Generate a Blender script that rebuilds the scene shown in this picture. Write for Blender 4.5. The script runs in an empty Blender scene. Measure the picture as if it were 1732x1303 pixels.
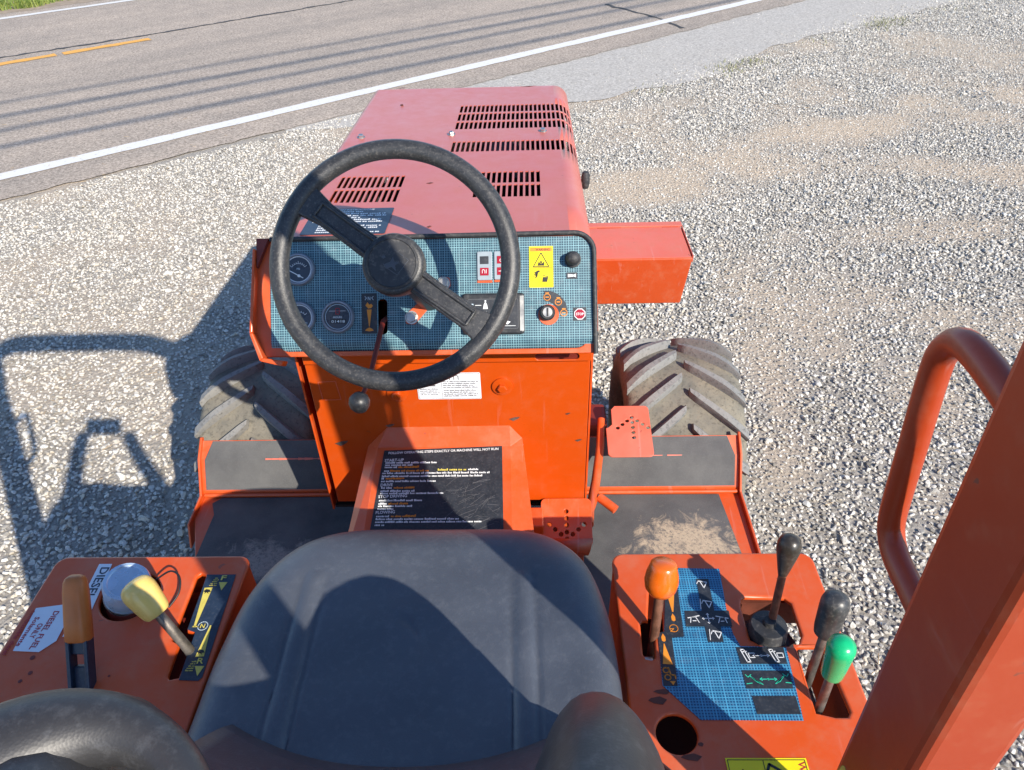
import bpy, bmesh, math, random
import numpy as np
from mathutils import Matrix, Vector

random.seed(7)
rng = np.random.default_rng(11)
scene = bpy.context.scene
col = scene.collection

# ------------------------------------------------------------------ camera
cam_data = bpy.data.cameras.new('camera')
cam = bpy.data.objects.new('camera', cam_data)
col.objects.link(cam)
cam_data.sensor_width = 36.0
cam_data.lens = 36.0 * 1250.0 / 1732.0
cam_data.clip_start = 0.02
cam_data.clip_end = 2000
RC = ((0.99950126, 0.01261953, -0.02894784),
      (0.01518745, 0.61161108, 0.79101278),
      (-0.02768703, 0.79105792, -0.61111439))
M = Matrix.Identity(4)
for i in range(3):
    M[i][0] = RC[i][0]
    M[i][1] = RC[i][1]
    M[i][2] = -RC[i][2]
M[0][3], M[1][3], M[2][3] = 0.0, 0.0, 1.95
cam.matrix_world = M
# keep the rotation orthonormal
cam.matrix_world = Matrix.LocRotScale(M.to_translation(), M.to_quaternion().normalized(), None)
scene.camera = cam

# ------------------------------------------------------------------ sky, sun, exposure
SUN = Vector((0.90, -1.17, 1.0)).normalized()
world = bpy.data.worlds.new('World')
scene.world = world
world.use_nodes = True
wn = world.node_tree
wn.nodes.clear()
w_out = wn.nodes.new('ShaderNodeOutputWorld')
w_bg = wn.nodes.new('ShaderNodeBackground')
w_sky = wn.nodes.new('ShaderNodeTexSky')
w_sky.sky_type = 'NISHITA'
w_sky.sun_disc = False
w_sky.sun_elevation = math.asin(SUN.z)
w_sky.sun_rotation = math.atan2(SUN.x, SUN.y)
w_sky.air_density = 1.0
w_sky.dust_density = 0.1
w_sky.ozone_density = 5.0
w_bg.inputs['Strength'].default_value = 0.14
wn.links.new(w_sky.outputs['Color'], w_bg.inputs['Color'])
wn.links.new(w_bg.outputs['Background'], w_out.inputs['Surface'])

sun_data = bpy.data.lights.new('sun', 'SUN')
sun_data.energy = 4.8
sun_data.angle = math.radians(0.53)
sun_data.color = (1.0, 0.915, 0.79)
sun = bpy.data.objects.new('sun', sun_data)
col.objects.link(sun)
sun.rotation_euler = SUN.to_track_quat('Z', 'Y').to_euler()
sun.location = (6, -8, 10)

scene.view_settings.view_transform = 'Standard'
scene.view_settings.look = 'None'
scene.view_settings.exposure = 0.62
scene.view_settings.gamma = 1.0
scene.view_settings.use_curve_mapping = False

# ------------------------------------------------------------------ helpers: objects
WM = {}
I4 = Matrix.Identity(4)


def link(o, parent=None, W=I4):
    col.objects.link(o)
    WM[o.name] = W.copy()
    if parent is not None:
        o.parent = parent
        o.matrix_basis = WM[parent.name].inverted() @ W
    else:
        o.matrix_basis = W
    return o


def tag(o, label=None, cat=None, group=None, kind=None):
    if label: o['label'] = label
    if cat: o['category'] = cat
    if group: o['group'] = group
    if kind: o['kind'] = kind
    return o


def empty(name, loc, parent=None):
    e = bpy.data.objects.new(name, None)
    e.empty_display_size = 0.1
    return link(e, parent, Matrix.Translation(loc))


def mk(name, verts, faces, mat, parent=None, W=I4, smooth=None, bevel=0.0, seg=2):
    me = bpy.data.meshes.new(name)
    me.from_pydata([tuple(v) for v in verts], [], faces)
    me.update()
    if mat is not None:
        me.materials.append(mat)
    if smooth is not None:
        me.polygons.foreach_set('use_smooth', [True] * len(me.polygons))
        me.set_sharp_from_angle(angle=math.radians(smooth))
    o = bpy.data.objects.new(name, me)
    link(o, parent, W)
    if bevel:
        b = o.modifiers.new('edge', 'BEVEL')
        b.width = bevel
        b.segments = seg
        b.limit_method = 'ANGLE'
        b.angle_limit = math.radians(35)
    return o


def dup(o, parent, W):
    c = o.copy()
    return link(c, parent, W)


class MB:
    """collects simple solids that belong to ONE part"""
    def __init__(s): s.v, s.f = [], []

    def add(s, v, f):
        n = len(s.v)
        s.v += [tuple(p) for p in v]
        s.f += [tuple(i + n for i in q) for q in f]
        return s

    def box(s, x0, y0, z0, x1, y1, z1):
        v = [(x0, y0, z0), (x1, y0, z0), (x1, y1, z0), (x0, y1, z0), (x0, y0, z1), (x1, y0, z1), (x1, y1, z1), (x0, y1, z1)]
        return s.add(v, [(3, 2, 1, 0), (4, 5, 6, 7), (0, 1, 5, 4), (1, 2, 6, 5), (2, 3, 7, 6), (3, 0, 4, 7)])

    def poly(s, pts, th):
        """polygon in local xy, from z=0 to z=th (convex or simple)"""
        n = len(pts)
        a = sum(pts[i][0] * pts[(i + 1) % n][1] - pts[(i + 1) % n][0] * pts[i][1] for i in range(n))
        if a < 0: pts = pts[::-1]
        v = [(p[0], p[1], 0) for p in pts] + [(p[0], p[1], th) for p in pts]
        f = [tuple(range(n))[::-1], tuple(range(n, 2 * n))] + [(i, (i + 1) % n, n + (i + 1) % n, n + i) for i in range(n)]
        return s.add(v, f)

    def line(s, pts, w, th, closed=False):
        """flat stroke in local xy"""
        P = list(pts) + ([pts[0]] if closed else [])
        for a, b in zip(P[:-1], P[1:]):
            a, b = Vector(a[:2]), Vector(b[:2])
            d = b - a
            if d.length < 1e-7: continue
            d.normalize()
            nn = Vector((-d.y, d.x)) * w / 2
            e = d * w * 0.25
            s.poly([tuple(a - e - nn), tuple(b + e - nn), tuple(b + e + nn), tuple(a - e + nn)], th)
        return s

    def tube(s, path, rad, n=10, cap=True):
        P = [Vector(p) for p in path]
        R = rad if isinstance(rad, (list, tuple)) else [rad] * len(P)
        rings = []
        up = None
        for i, p in enumerate(P):
            t = (P[min(i + 1, len(P) - 1)] - P[max(i - 1, 0)]).normalized()
            if up is None:
                up = Vector((0, 0, 1)) if abs(t.z) < 0.9 else Vector((1, 0, 0))
            a = t.cross(up)
            if a.length < 1e-5: a = t.orthogonal()
            a.normalize()
            up = a.cross(t).normalized()
            rings.append([p + (a * math.cos(2 * math.pi * k / n) + up * math.sin(2 * math.pi * k / n)) * R[i] for k in range(n)])
        v = [q for r in rings for q in r]
        f = [(i * n + k, i * n + (k + 1) % n, (i + 1) * n + (k + 1) % n, (i + 1) * n + k)[::-1] for i in range(len(P) - 1) for k in range(n)]
        if cap:
            f += [tuple(range(n)), tuple(range((len(P) - 1) * n, len(P) * n))[::-1]]
        return s.add(v, f)

    def lathe(s, prof, n=24, T=I4):
        """profile of (r, z) revolved about local z, then moved by T"""
        v, f = [], []
        for r, z in prof:
            for k in range(n):
                a = 2 * math.pi * k / n
                v.append(T @ Vector((r * math.cos(a), r * math.sin(a), z)))
        for i in range(len(prof) - 1):
            for k in range(n):
                f.append((i * n + k, i * n + (k + 1) % n, (i + 1) * n + (k + 1) % n, (i + 1) * n + k))
        f.append(tuple(range(n))[::-1])
        f.append(tuple(range((len(prof) - 1) * n, len(prof) * n)))
        return s.add(v, f)

    def build(s, name, mat, parent=None, W=I4, smooth=None, bevel=0.0, seg=2):
        return mk(name, s.v, s.f, mat, parent, W, smooth, bevel, seg)


def PM(O, eu, ev):
    eu, ev = Vector(eu).normalized(), Vector(ev).normalized()
    n = eu.cross(ev).normalized()
    m = Matrix.Identity(4)
    for i in range(3):
        m[i][0], m[i][1], m[i][2], m[i][3] = eu[i], ev[i], n[i], O[i]
    return m


def up_at(W, h):
    return W @ Matrix.Translation((0, 0, h))


def rr(x0, y0, x1, y1, r, n=5):
    P = []
    for cx, cy, a0 in ((x1 - r, y1 - r, 0), (x0 + r, y1 - r, 90), (x0 + r, y0 + r, 180), (x1 - r, y0 + r, 270)):
        for k in range(n + 1):
            a = math.radians(a0 + 90 * k / n)
            P.append((cx + r * math.cos(a), cy + r * math.sin(a)))
    return P


def circ(cx, cy, r, n=28, a0=0, a1=360):
    full = abs(a1 - a0) >= 360
    m = n if full else n + 1
    return [(cx + r * math.cos(math.radians(a0 + (a1 - a0) * k / n)), cy + r * math.sin(math.radians(a0 + (a1 - a0) * k / n))) for k in range(m)]


def plate(name, loop, th, mat, parent, W, holes=(), bevel=0.0):
    """sheet with holes, local xy, z from 0 to th, softened rim"""
    cu = bpy.data.curves.new(name, 'CURVE')
    cu.dimensions = '2D'
    cu.fill_mode = 'BOTH'
    cu.extrude = max(th / 2 - bevel, 0.0)
    cu.bevel_depth = bevel
    cu.bevel_resolution = 3
    cu.offset = -bevel
    for L in [loop] + list(holes):
        sp = cu.splines.new('POLY')
        sp.points.add(len(L) - 1)
        for p, q in zip(sp.points, L):
            p.co = (q[0], q[1], 0, 1)
        sp.use_cyclic_u = True
    tmp = bpy.data.objects.new(name, cu)
    me = bpy.data.meshes.new_from_object(tmp)
    bpy.data.objects.remove(tmp)
    bpy.data.curves.remove(cu)
    me.transform(Matrix.Translation((0, 0, th / 2)))
    me.materials.clear()
    me.materials.append(mat)
    me.polygons.foreach_set('use_smooth', [True] * len(me.polygons))
    me.set_sharp_from_angle(angle=math.radians(40))
    o = bpy.data.objects.new(name, me)
    return link(o, parent, W)


def text_mesh(body, size, align='LEFT', bold=0.0, spacing=1.0):
    cu = bpy.data.curves.new('lettering', 'FONT')
    cu.body = body
    cu.size = size
    cu.align_x = align
    cu.offset = bold
    cu.space_character = spacing
    cu.resolution_u = 2
    cu.extrude = 0.00012
    tmp = bpy.data.objects.new('lettering', cu)
    me = bpy.data.meshes.new_from_object(tmp)
    bpy.data.objects.remove(tmp)
    bpy.data.curves.remove(cu)
    return me


def lettering(items, mat, parent, W, name='lettering'):
    """items: (text, size, (u, v), align, rotation degrees, width or None) joined into one print of one colour"""
    out = None
    for body, size, pos, align, rot, width in items:
        me = text_mesh(body, size, align, bold=size * 0.012)
        xs = [p.co.x for p in me.vertices]
        sc = 1.0
        if width and xs:
            sc = width / max(max(xs) - min(xs), 1e-6)
        me.transform(Matrix.Translation((pos[0], pos[1], 0)) @ Matrix.Rotation(math.radians(rot), 4, 'Z') @ Matrix.Diagonal((sc, 1, 1, 1)))
        me.materials.clear()
        me.materials.append(mat)
        out = link(bpy.data.objects.new(name, me), parent, W)
    return out


# ------------------------------------------------------------------ helpers: materials
def new_mat(name):
    m = bpy.data.materials.new(name)
    m.use_nodes = True
    nt = m.node_tree
    b = nt.nodes['Principled BSDF']
    return m, nt, b


def rgba(c): return (c[0], c[1], c[2], 1.0)


def nd_noise(nt, scale, detail=4, rough=0.55, coord='Object', dist=0.0, stretch=None):
    tc = nt.nodes.new('ShaderNodeTexCoord')
    n = nt.nodes.new('ShaderNodeTexNoise')
    n.inputs['Scale'].default_value = scale
    n.inputs['Detail'].default_value = detail
    n.inputs['Roughness'].default_value = rough
    n.inputs['Distortion'].default_value = dist
    if stretch:
        mp = nt.nodes.new('ShaderNodeMapping')
        mp.inputs['Scale'].default_value = stretch
        nt.links.new(tc.outputs[coord], mp.inputs['Vector'])
        nt.links.new(mp.outputs['Vector'], n.inputs['Vector'])
    else:
        nt.links.new(tc.outputs[coord], n.inputs['Vector'])
    return n


def nd_ramp(nt, src, p0, p1, c0=(0, 0, 0), c1=(1, 1, 1)):
    r = nt.nodes.new('ShaderNodeValToRGB')
    r.color_ramp.elements[0].position = p0
    r.color_ramp.elements[1].position = p1
    r.color_ramp.elements[0].color = rgba(c0)
    r.color_ramp.elements[1].color = rgba(c1)
    nt.links.new(src, r.inputs['Fac'])
    return r


def nd_mix(nt, fac, a, b, mode='MIX'):
    m = nt.nodes.new('ShaderNodeMix')
    m.data_type = 'RGBA'
    m.blend_type = mode
    for sock, val in ((m.inputs[0], fac), (m.inputs[6], a), (m.inputs[7], b)):
        if isinstance(val, (int, float)): sock.default_value = val
        elif isinstance(val, tuple): sock.default_value = rgba(val)
        else: nt.links.new(val, sock)
    return m.outputs[2]


def nd_math(nt, op, a, b=None, c=None):
    m = nt.nodes.new('ShaderNodeMath')
    m.operation = op
    for k, val in enumerate((a, b, c)):
        if val is None: continue
        if isinstance(val, (int, float)): m.inputs[k].default_value = val
        else: nt.links.new(val, m.inputs[k])
    return m.outputs[0]


def nd_bump(nt, b, src, strength, dist=0.001):
    bp = nt.nodes.new('ShaderNodeBump')
    bp.inputs['Strength'].default_value = strength
    bp.inputs['Distance'].default_value = dist
    nt.links.new(src, bp.inputs['Height'])
    nt.links.new(bp.outputs['Normal'], b.inputs['Normal'])


def plain(name, c, rough=0.5, metal=0.0, var=0.12, scale=30.0, bump=0.0, spec=0.5, coat=0.0, dust=0.0):
    m, nt, b = new_mat(name)
    n = nd_noise(nt, scale)
    r = nd_ramp(nt, n.outputs['Fac'], 0.3, 0.7, tuple(x * (1 - var) for x in c), tuple(min(x * (1 + var), 1) for x in c))
    out = r.outputs['Color']
    if dust:
        n2 = nd_noise(nt, scale * 4, 6, 0.7)
        r2 = nd_ramp(nt, n2.outputs['Fac'], 0.52, 0.75)
        f = nd_math(nt, 'MULTIPLY', r2.outputs['Color'], dust)
        out = nd_mix(nt, f, out, (0.42, 0.38, 0.33))
    nt.links.new(out, b.inputs['Base Color'])
    rr_ = nd_ramp(nt, n.outputs['Fac'], 0.25, 0.75, (max(rough - 0.08, 0.03),) * 3, (min(rough + 0.08, 1),) * 3)
    nt.links.new(rr_.outputs['Color'], b.inputs['Roughness'])
    b.inputs['Metallic'].default_value = metal
    b.inputs['Specular IOR Level'].default_value = spec
    b.inputs['Coat Weight'].default_value = coat
    b.inputs['Coat Roughness'].default_value = 0.15
    if bump:
        n3 = nd_noise(nt, scale * 12, 3, 0.6)
        nd_bump(nt, b, n3.outputs['Fac'], bump, 0.001)
    return m


def paint(name, c, faded, rough=0.36, fade=0.6, chips=0.5, dust=0.34, scratch=0.3, coat=0.25):
    """machine enamel: sun-faded blotches, settled dust, small chips and fine scratches"""
    m, nt, b = new_mat(name)
    n1 = nd_noise(nt, 3.2, 5, 0.6)
    f1 = nd_math(nt, 'MULTIPLY', nd_ramp(nt, n1.outputs['Fac'], 0.32, 0.72).outputs['Color'], fade)
    c1 = nd_mix(nt, f1, c, faded)
    n2 = nd_noise(nt, 22, 6, 0.72)
    f2 = nd_math(nt, 'MULTIPLY', nd_ramp(nt, n2.outputs['Fac'], 0.5, 0.8).outputs['Color'], dust)
    c2 = nd_mix(nt, f2, c1, (0.46, 0.20, 0.11))
    gmn = nt.nodes.new('ShaderNodeNewGeometry')
    sep = nt.nodes.new('ShaderNodeSeparateXYZ')
    nt.links.new(gmn.outputs['Normal'], sep.inputs[0])
    n6 = nd_noise(nt, 7, 7, 0.75)
    fd = nd_math(nt, 'MULTIPLY', nd_math(nt, 'MULTIPLY', nd_math(nt, 'MAXIMUM', sep.outputs['Z'], 0.0), nd_ramp(nt, n6.outputs['Fac'], 0.42, 0.72).outputs['Color']), dust * 0.55)
    c2 = nd_mix(nt, fd, c2, (0.42, 0.30, 0.23))
    n4 = nd_noise(nt, 60, 3, 0.5, stretch=(1.0, 0.06, 0.3), dist=0.4)
    f4 = nd_math(nt, 'MULTIPLY', nd_ramp(nt, n4.outputs['Fac'], 0.66, 0.72).outputs['Color'], scratch)
    c3 = nd_mix(nt, f4, c2, tuple(min(1, x * 0.7 + 0.16) for x in faded))
    n3 = nd_noise(nt, 48, 2, 0.5)
    f3 = nd_math(nt, 'MULTIPLY', nd_ramp(nt, n3.outputs['Fac'], 0.745, 0.765).outputs['Color'], chips)
    c4 = nd_mix(nt, f3, c3, (0.10, 0.055, 0.04))
    nt.links.new(c4, b.inputs['Base Color'])
    rg = nd_ramp(nt, n2.outputs['Fac'], 0.3, 0.75, (rough - 0.06,) * 3, (rough + 0.16,) * 3)
    nt.links.new(rg.outputs['Color'], b.inputs['Roughness'])
    b.inputs['Specular IOR Level'].default_value = 0.45
    b.inputs['Coat Weight'].default_value = coat
    b.inputs['Coat Roughness'].default_value = 0.28
    nd_bump(nt, b, n2.outputs['Fac'], 0.03, 0.002)
    return m


ORANGE = (0.58, 0.070, 0.005)
FADED = (0.62, 0.098, 0.022)
m_orange = paint('orange_enamel', ORANGE, FADED)
m_hood = paint('faded_hood_enamel', (0.50, 0.105, 0.078), (0.52, 0.142, 0.112), rough=0.34, fade=0.9, chips=0.35, dust=0.2, scratch=0.12)  # weathered chalky pink, with some sky reflection painted into the colour too
m_box = paint('faded_skylit_enamel', (0.62, 0.12, 0.065), (0.66, 0.17, 0.12), rough=0.4, fade=0.6, chips=0.6, dust=0.3)  # worn, faded paint; on the tool box top it paints in sky reflection
m_cowl = paint('cowl_enamel', (0.52, 0.064, 0.002), (0.52, 0.082, 0.015), rough=0.33, fade=0.3, chips=0.25, dust=0.12, scratch=0.15)
m_rops = paint('rollbar_enamel', (0.37, 0.040, 0.007), (0.40, 0.062, 0.018), rough=0.4, chips=0.7, dust=0.3)
m_dkred = plain('dark_red_primer', (0.16, 0.02, 0.012), 0.5)
m_black = plain('black_plastic', (0.018, 0.02, 0.024), 0.42, var=0.25, bump=0.15, dust=0.12)
m_rubber = plain('black_rubber', (0.028, 0.029, 0.032), 0.6, var=0.25, bump=0.2, dust=0.22)
m_wheelrim = plain('worn_black_rim', (0.031, 0.032, 0.034), 0.36, var=0.3, scale=70, bump=0.4, dust=0.24)
m_steel = plain('zinc_steel', (0.55, 0.54, 0.50), 0.35, 0.9, 0.2, 60, dust=0.3)
m_chrome = plain('hazy_blue_cap', (0.50, 0.64, 0.80), 0.30, 0.25, 0.15, 30, dust=0.25)
m_rustrod = plain('rusty_rod', (0.17, 0.075, 0.045), 0.55, 0.35, 0.5, 60, bump=0.3)
m_greyrod = plain('worn_steel_rod', (0.20, 0.18, 0.16), 0.45, 0.7, 0.4, 60, bump=0.3)
m_dark = plain('dark_engine_bay', (0.012, 0.008, 0.008), 0.8)
m_engine = plain('oily_engine_iron', (0.035, 0.026, 0.028), 0.55, 0.2, 0.4, 14)
m_white = plain('white_print', (0.72, 0.74, 0.75), 0.45, var=0.05)
m_sticker = plain('white_sticker', (0.74, 0.77, 0.82), 0.35, var=0.06, dust=0.15)
m_paleblue = plain('pale_print', (0.45, 0.55, 0.62), 0.5, var=0.08)
m_yellow = plain('yellow_sticker', (0.80, 0.66, 0.01), 0.35, var=0.05)
m_yprint = plain('yellow_print', (0.62, 0.52, 0.10), 0.45, var=0.12, scale=80)
m_oprint = plain('orange_print', (0.70, 0.24, 0.02), 0.45, var=0.1)
m_redprint = plain('red_print', (0.42, 0.02, 0.03), 0.5, var=0.1)
m_gprint = plain('green_print', (0.03, 0.52, 0.34), 0.5, var=0.1)
m_kprint = plain('black_print', (0.012, 0.012, 0.014), 0.5)
m_greyprint = plain('grey_print', (0.13, 0.13, 0.14), 0.5)
m_navy = plain('navy_sticker', (0.018, 0.032, 0.06), 0.38, var=0.2, scale=50, dust=0.1)
m_charcoal = plain('charcoal_sticker', (0.022, 0.026, 0.034), 0.42, var=0.2, scale=50, dust=0.1)
m_dial = plain('dial_face', (0.045, 0.055, 0.075), 0.3)
m_lamp = plain('grey_lamp_housing', (0.28, 0.33, 0.37), 0.4)
m_lampred = plain('red_lamp_window', (0.33, 0.015, 0.03), 0.25, coat=0.5)
m_knoborange = plain('orange_knob', (0.72, 0.13, 0.006), 0.28, var=0.08, coat=0.3)
m_griporange = plain('tan_orange_grip', (0.52, 0.155, 0.035), 0.4, var=0.1)
m_knobyellow = plain('yellow_knob', (0.84, 0.60, 0.17), 0.3, var=0.08, coat=0.3)
m_knobgreen = plain('green_knob', (0.006, 0.42, 0.16), 0.26, var=0.1, coat=0.3)
m_knobgrey = plain('grey_knob', (0.045, 0.046, 0.048), 0.4, var=0.35, scale=40, bump=0.15, dust=0.3)
m_knobbrown = plain('brown_black_knob', (0.036, 0.030, 0.024), 0.35, var=0.25, bump=0.1, dust=0.15)
m_lens = plain('gauge_glass', (0.02, 0.022, 0.026), 0.08, coat=0.6)
m_rim = plain('rusty_wheel_rim', (0.13, 0.035, 0.02), 0.6, 0.1, 0.5, 18, bump=0.3)
m_canopy = plain('wire_insulation', (0.01, 0.01, 0.01), 0.7)


def grid_mat(name, pitch, base, line, thick, wear):
    """printed cross-hatch: pale lines over a dark ground, ink density uneven from line to line"""
    m, nt, b = new_mat(name)
    tc = nt.nodes.new('ShaderNodeTexCoord')
    sx = nt.nodes.new('ShaderNodeSeparateXYZ')
    nt.links.new(tc.outputs['Object'], sx.inputs[0])
    masks = []
    for ax in ('X', 'Y'):
        q = nd_math(nt, 'DIVIDE', sx.outputs[ax], pitch)
        fr = nd_math(nt, 'FRACT', q)
        lt = nd_math(nt, 'LESS_THAN', fr, thick)
        wnz = nt.nodes.new('ShaderNodeTexWhiteNoise')
        wnz.noise_dimensions = '1D'
        nt.links.new(nd_math(nt, 'FLOOR', q), wnz.inputs['W'])
        amp = nd_math(nt, 'MULTIPLY_ADD', wnz.outputs['Value'], 0.55, 0.45)
        masks.append(nd_math(nt, 'MULTIPLY', lt, amp))
    mk_ = nd_math(nt, 'MAXIMUM', masks[0], masks[1])
    n = nd_noise(nt, 25, 4, 0.6)
    mk2 = nd_math(nt, 'MULTIPLY', mk_, nd_ramp(nt, n.outputs['Fac'], 0.2, 0.6, (0.6,) * 3, (1,) * 3).outputs['Color'])
    c = nd_mix(nt, mk2, base, line)
    n2 = nd_noise(nt, 60, 6, 0.7)
    f2 = nd_math(nt, 'MULTIPLY', nd_ramp(nt, n2.outputs['Fac'], 0.52, 0.78).outputs['Color'], wear)
    nt.links.new(nd_mix(nt, f2, c, (0.35, 0.38, 0.4)), b.inputs['Base Color'])
    b.inputs['Roughness'].default_value = 0.42
    return m


m_dashgrid = grid_mat('dash_crosshatch', 0.0046, (0.016, 0.055, 0.085), (0.23, 0.42, 0.47), 0.29, 0.28)
m_congrid = grid_mat('console_crosshatch', 0.0042, (0.008, 0.055, 0.145), (0.07, 0.33, 0.54), 0.40, 0.16)


def vinyl(name, c, bump=0.2, spec=0.85):
    m, nt, b = new_mat(name)
    n = nd_noise(nt, 6, 5, 0.6)
    r = nd_ramp(nt, n.outputs['Fac'], 0.35, 0.7, c, tuple(x * 1.35 for x in c))
    n2 = nd_noise(nt, 70, 6, 0.75)
    f2 = nd_math(nt, 'MULTIPLY', nd_ramp(nt, n2.outputs['Fac'], 0.5, 0.8).outputs['Color'], 0.22)
    nt.links.new(nd_mix(nt, f2, r.outputs['Color'], (0.24, 0.25, 0.27)), b.inputs['Base Color'])
    b.inputs['Roughness'].default_value = 0.46
    b.inputs['Specular IOR Level'].default_value = spec
    vo = nt.nodes.new('ShaderNodeTexVoronoi')
    vo.inputs['Scale'].default_value = 420
    tc = nt.nodes.new('ShaderNodeTexCoord')
    nt.links.new(tc.outputs['Object'], vo.inputs['Vector'])
    nd_bump(nt, b, vo.outputs['Distance'], bump, 0.001)
    return m


m_vinyl = vinyl('black_vinyl', (0.056, 0.064, 0.080))
m_vinyl2 = vinyl('black_vinyl_backrest', (0.026, 0.026, 0.028), 0.10, 0.6)


def mat_grip(name, spots):
    """anti-slip sheet: gritty, worn pale; sawdust-coloured dirt lies where the spots say (world x, y, rx, ry, amount)"""
    m, nt, b = new_mat(name)
    tc = nt.nodes.new('ShaderNodeTexCoord')
    gm = nt.nodes.new('ShaderNodeNewGeometry')
    n = nd_noise(nt, 900, 2, 0.6)
    n1 = nd_noise(nt, 8, 5, 0.6)
    base = nd_mix(nt, nd_ramp(nt, n1.outputs['Fac'], 0.3, 0.75).outputs['Color'], (0.058, 0.059, 0.062), (0.120, 0.120, 0.118))
    grit = nd_mix(nt, nd_math(nt, 'MULTIPLY', nd_ramp(nt, n.outputs['Fac'], 0.55, 0.72).outputs['Color'], 0.5), base, (0.22, 0.22, 0.22))
    out = grit
    for (x, y, rx, ry, amt, c) in spots:
        mp = nt.nodes.new('ShaderNodeMapping')
        mp.inputs['Location'].default_value = (-x / rx, -y / ry, 0)
        mp.inputs['Scale'].default_value = (1 / rx, 1 / ry, 0)
        nt.links.new(gm.outputs['Position'], mp.inputs['Vector'])
        ln = nt.nodes.new('ShaderNodeVectorMath')
        ln.operation = 'LENGTH'
        nt.links.new(mp.outputs['Vector'], ln.inputs[0])
        n2 = nd_noise(nt, 16, 7, 0.72, coord='Object', dist=0.6)
        v = nd_math(nt, 'ADD', ln.outputs['Value'], nd_math(nt, 'MULTIPLY_ADD', n2.outputs['Fac'], 3.4, -1.6))
        f = nd_math(nt, 'MULTIPLY', nd_ramp(nt, v, 0.55, 1.0, (1,) * 3, (0,) * 3).outputs['Color'], amt)
        n3 = nd_noise(nt, 220, 4, 0.7)
        n5 = nd_noise(nt, 130, 5, 0.8)
        f = nd_math(nt, 'MULTIPLY', f, nd_ramp(nt, n5.outputs['Fac'], 0.34, 0.50).outputs['Color'])
        dc = nd_mix(nt, n3.outputs['Fac'], tuple(q * 0.65 for q in c), tuple(min(q * 1.3, 1) for q in c))
        out = nd_mix(nt, f, out, dc)
    nt.links.new(out, b.inputs['Base Color'])
    b.inputs['Roughness'].default_value = 0.85
    nd_bump(nt, b, n.outputs['Fac'], 0.5, 0.001)
    return m


TAN = (0.50, 0.41, 0.29)
m_grip = mat_grip('anti_slip_grip', [])
m_gripR = mat_grip('anti_slip_floor_sandy', [(0.40, 1.27, 0.16, 0.10, 0.85, TAN)])
m_gripL = mat_grip('anti_slip_floor_dusty', [(-0.66, 1.20, 0.17, 0.085, 0.6, (0.42, 0.38, 0.32))])


def tyre_mat(name, c, dustc, amt):
    m, nt, b = new_mat(name)
    n = nd_noise(nt, 9, 6, 0.65)
    n2 = nd_noise(nt, 90, 5, 0.7)
    c1 = nd_mix(nt, nd_math(nt, 'MULTIPLY', nd_ramp(nt, n.outputs['Fac'], 0.3, 0.7).outputs['Color'], amt), c, dustc)
    c2 = nd_mix(nt, nd_math(nt, 'MULTIPLY', nd_ramp(nt, n2.outputs['Fac'], 0.52, 0.70).outputs['Color'], 0.7), c1, tuple(x * 0.35 for x in c))
    nt.links.new(c2, b.inputs['Base Color'])
    b.inputs['Roughness'].default_value = 0.9
    nd_bump(nt, b, n2.outputs['Fac'], 0.6, 0.003)
    return m


m_tyre = tyre_mat('dusty_tyre', (0.115, 0.112, 0.10), (0.27, 0.24, 0.18), 0.9)
m_lug = tyre_mat('worn_lug', (0.17, 0.172, 0.17), (0.29, 0.285, 0.27), 0.7)

# ================================================================== the setting
RT = Vector((0.7764, 0.6302, 0))
RN = Vector((-0.6302, 0.7764, 0))
W_ROAD = PM((0, 0, 0), RT, RN)
LOT_EDGE = 5.82          # road-frame distance where asphalt meets the gravel


def value_noise(x, y, cell, seed):
    r = np.random.default_rng(seed)
    g = r.random((256, 256))
    fx, fy = np.asarray(x) / cell + 100.37, np.asarray(y) / cell + 100.71
    ix, iy = np.floor(fx).astype(int), np.floor(fy).astype(int)
    tx, ty = fx - ix, fy - iy
    tx, ty = tx * tx * (3 - 2 * tx), ty * ty * (3 - 2 * ty)
    a, b_ = g[ix % 256, iy % 256], g[(ix + 1) % 256, iy % 256]
    c, d = g[ix % 256, (iy + 1) % 256], g[(ix + 1) % 256, (iy + 1) % 256]
    return (a * (1 - tx) + b_ * tx) * (1 - ty) + (c * (1 - tx) + d * tx) * ty


def fbm(x, y, cell, seed, n=4):
    s, amp, tot = 0.0, 1.0, 0.0
    for k in range(n):
        s = s + amp * value_noise(x, y, cell / 2 ** k, seed + k)
        tot += amp
        amp *= 0.55
    return s / tot


# patches where fines and sand lie over the gravel (x, y, rx, ry, angle, amount)
SANDY = [(0.95, 4.9, 1.3, 0.32, 28, 1.0), (2.6, 5.7, 1.7, 0.30, 12, 1.0), (1.7, 5.4, 1.2, 0.28, 25, 0.9),
         (3.0, 4.8, 1.5, 0.22, -8, 0.9), (1.0, 2.35, 0.13, 0.75, -10, 0.75), (4.6, 7.6, 2.0, 0.5, 25, 0.9),
         (0.9, 6.1, 1.2, 0.22, 30, 0.6), (2.3, 3.9, 0.7, 0.16, 15, 0.7), (1.35, 1.55, 0.3, 0.25, 20, 0.6),
         (3.9, 6.4, 1.0, 0.3, 20, 0.9), (0.55, 2.35, 0.16, 0.12, 0, 0.8), (1.9, 3.1, 0.15, 0.10, 0, 0.8),
         (0.6, 5.6, 0.7, 0.2, 25, 0.6), (-2.4, 3.6, 1.7, 1.5, 35, 0.50), (-1.9, 2.6, 0.8, 0.7, 0, 0.45), (-1.3, 4.9, 1.3, 0.6, 35, 0.45)]


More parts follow.
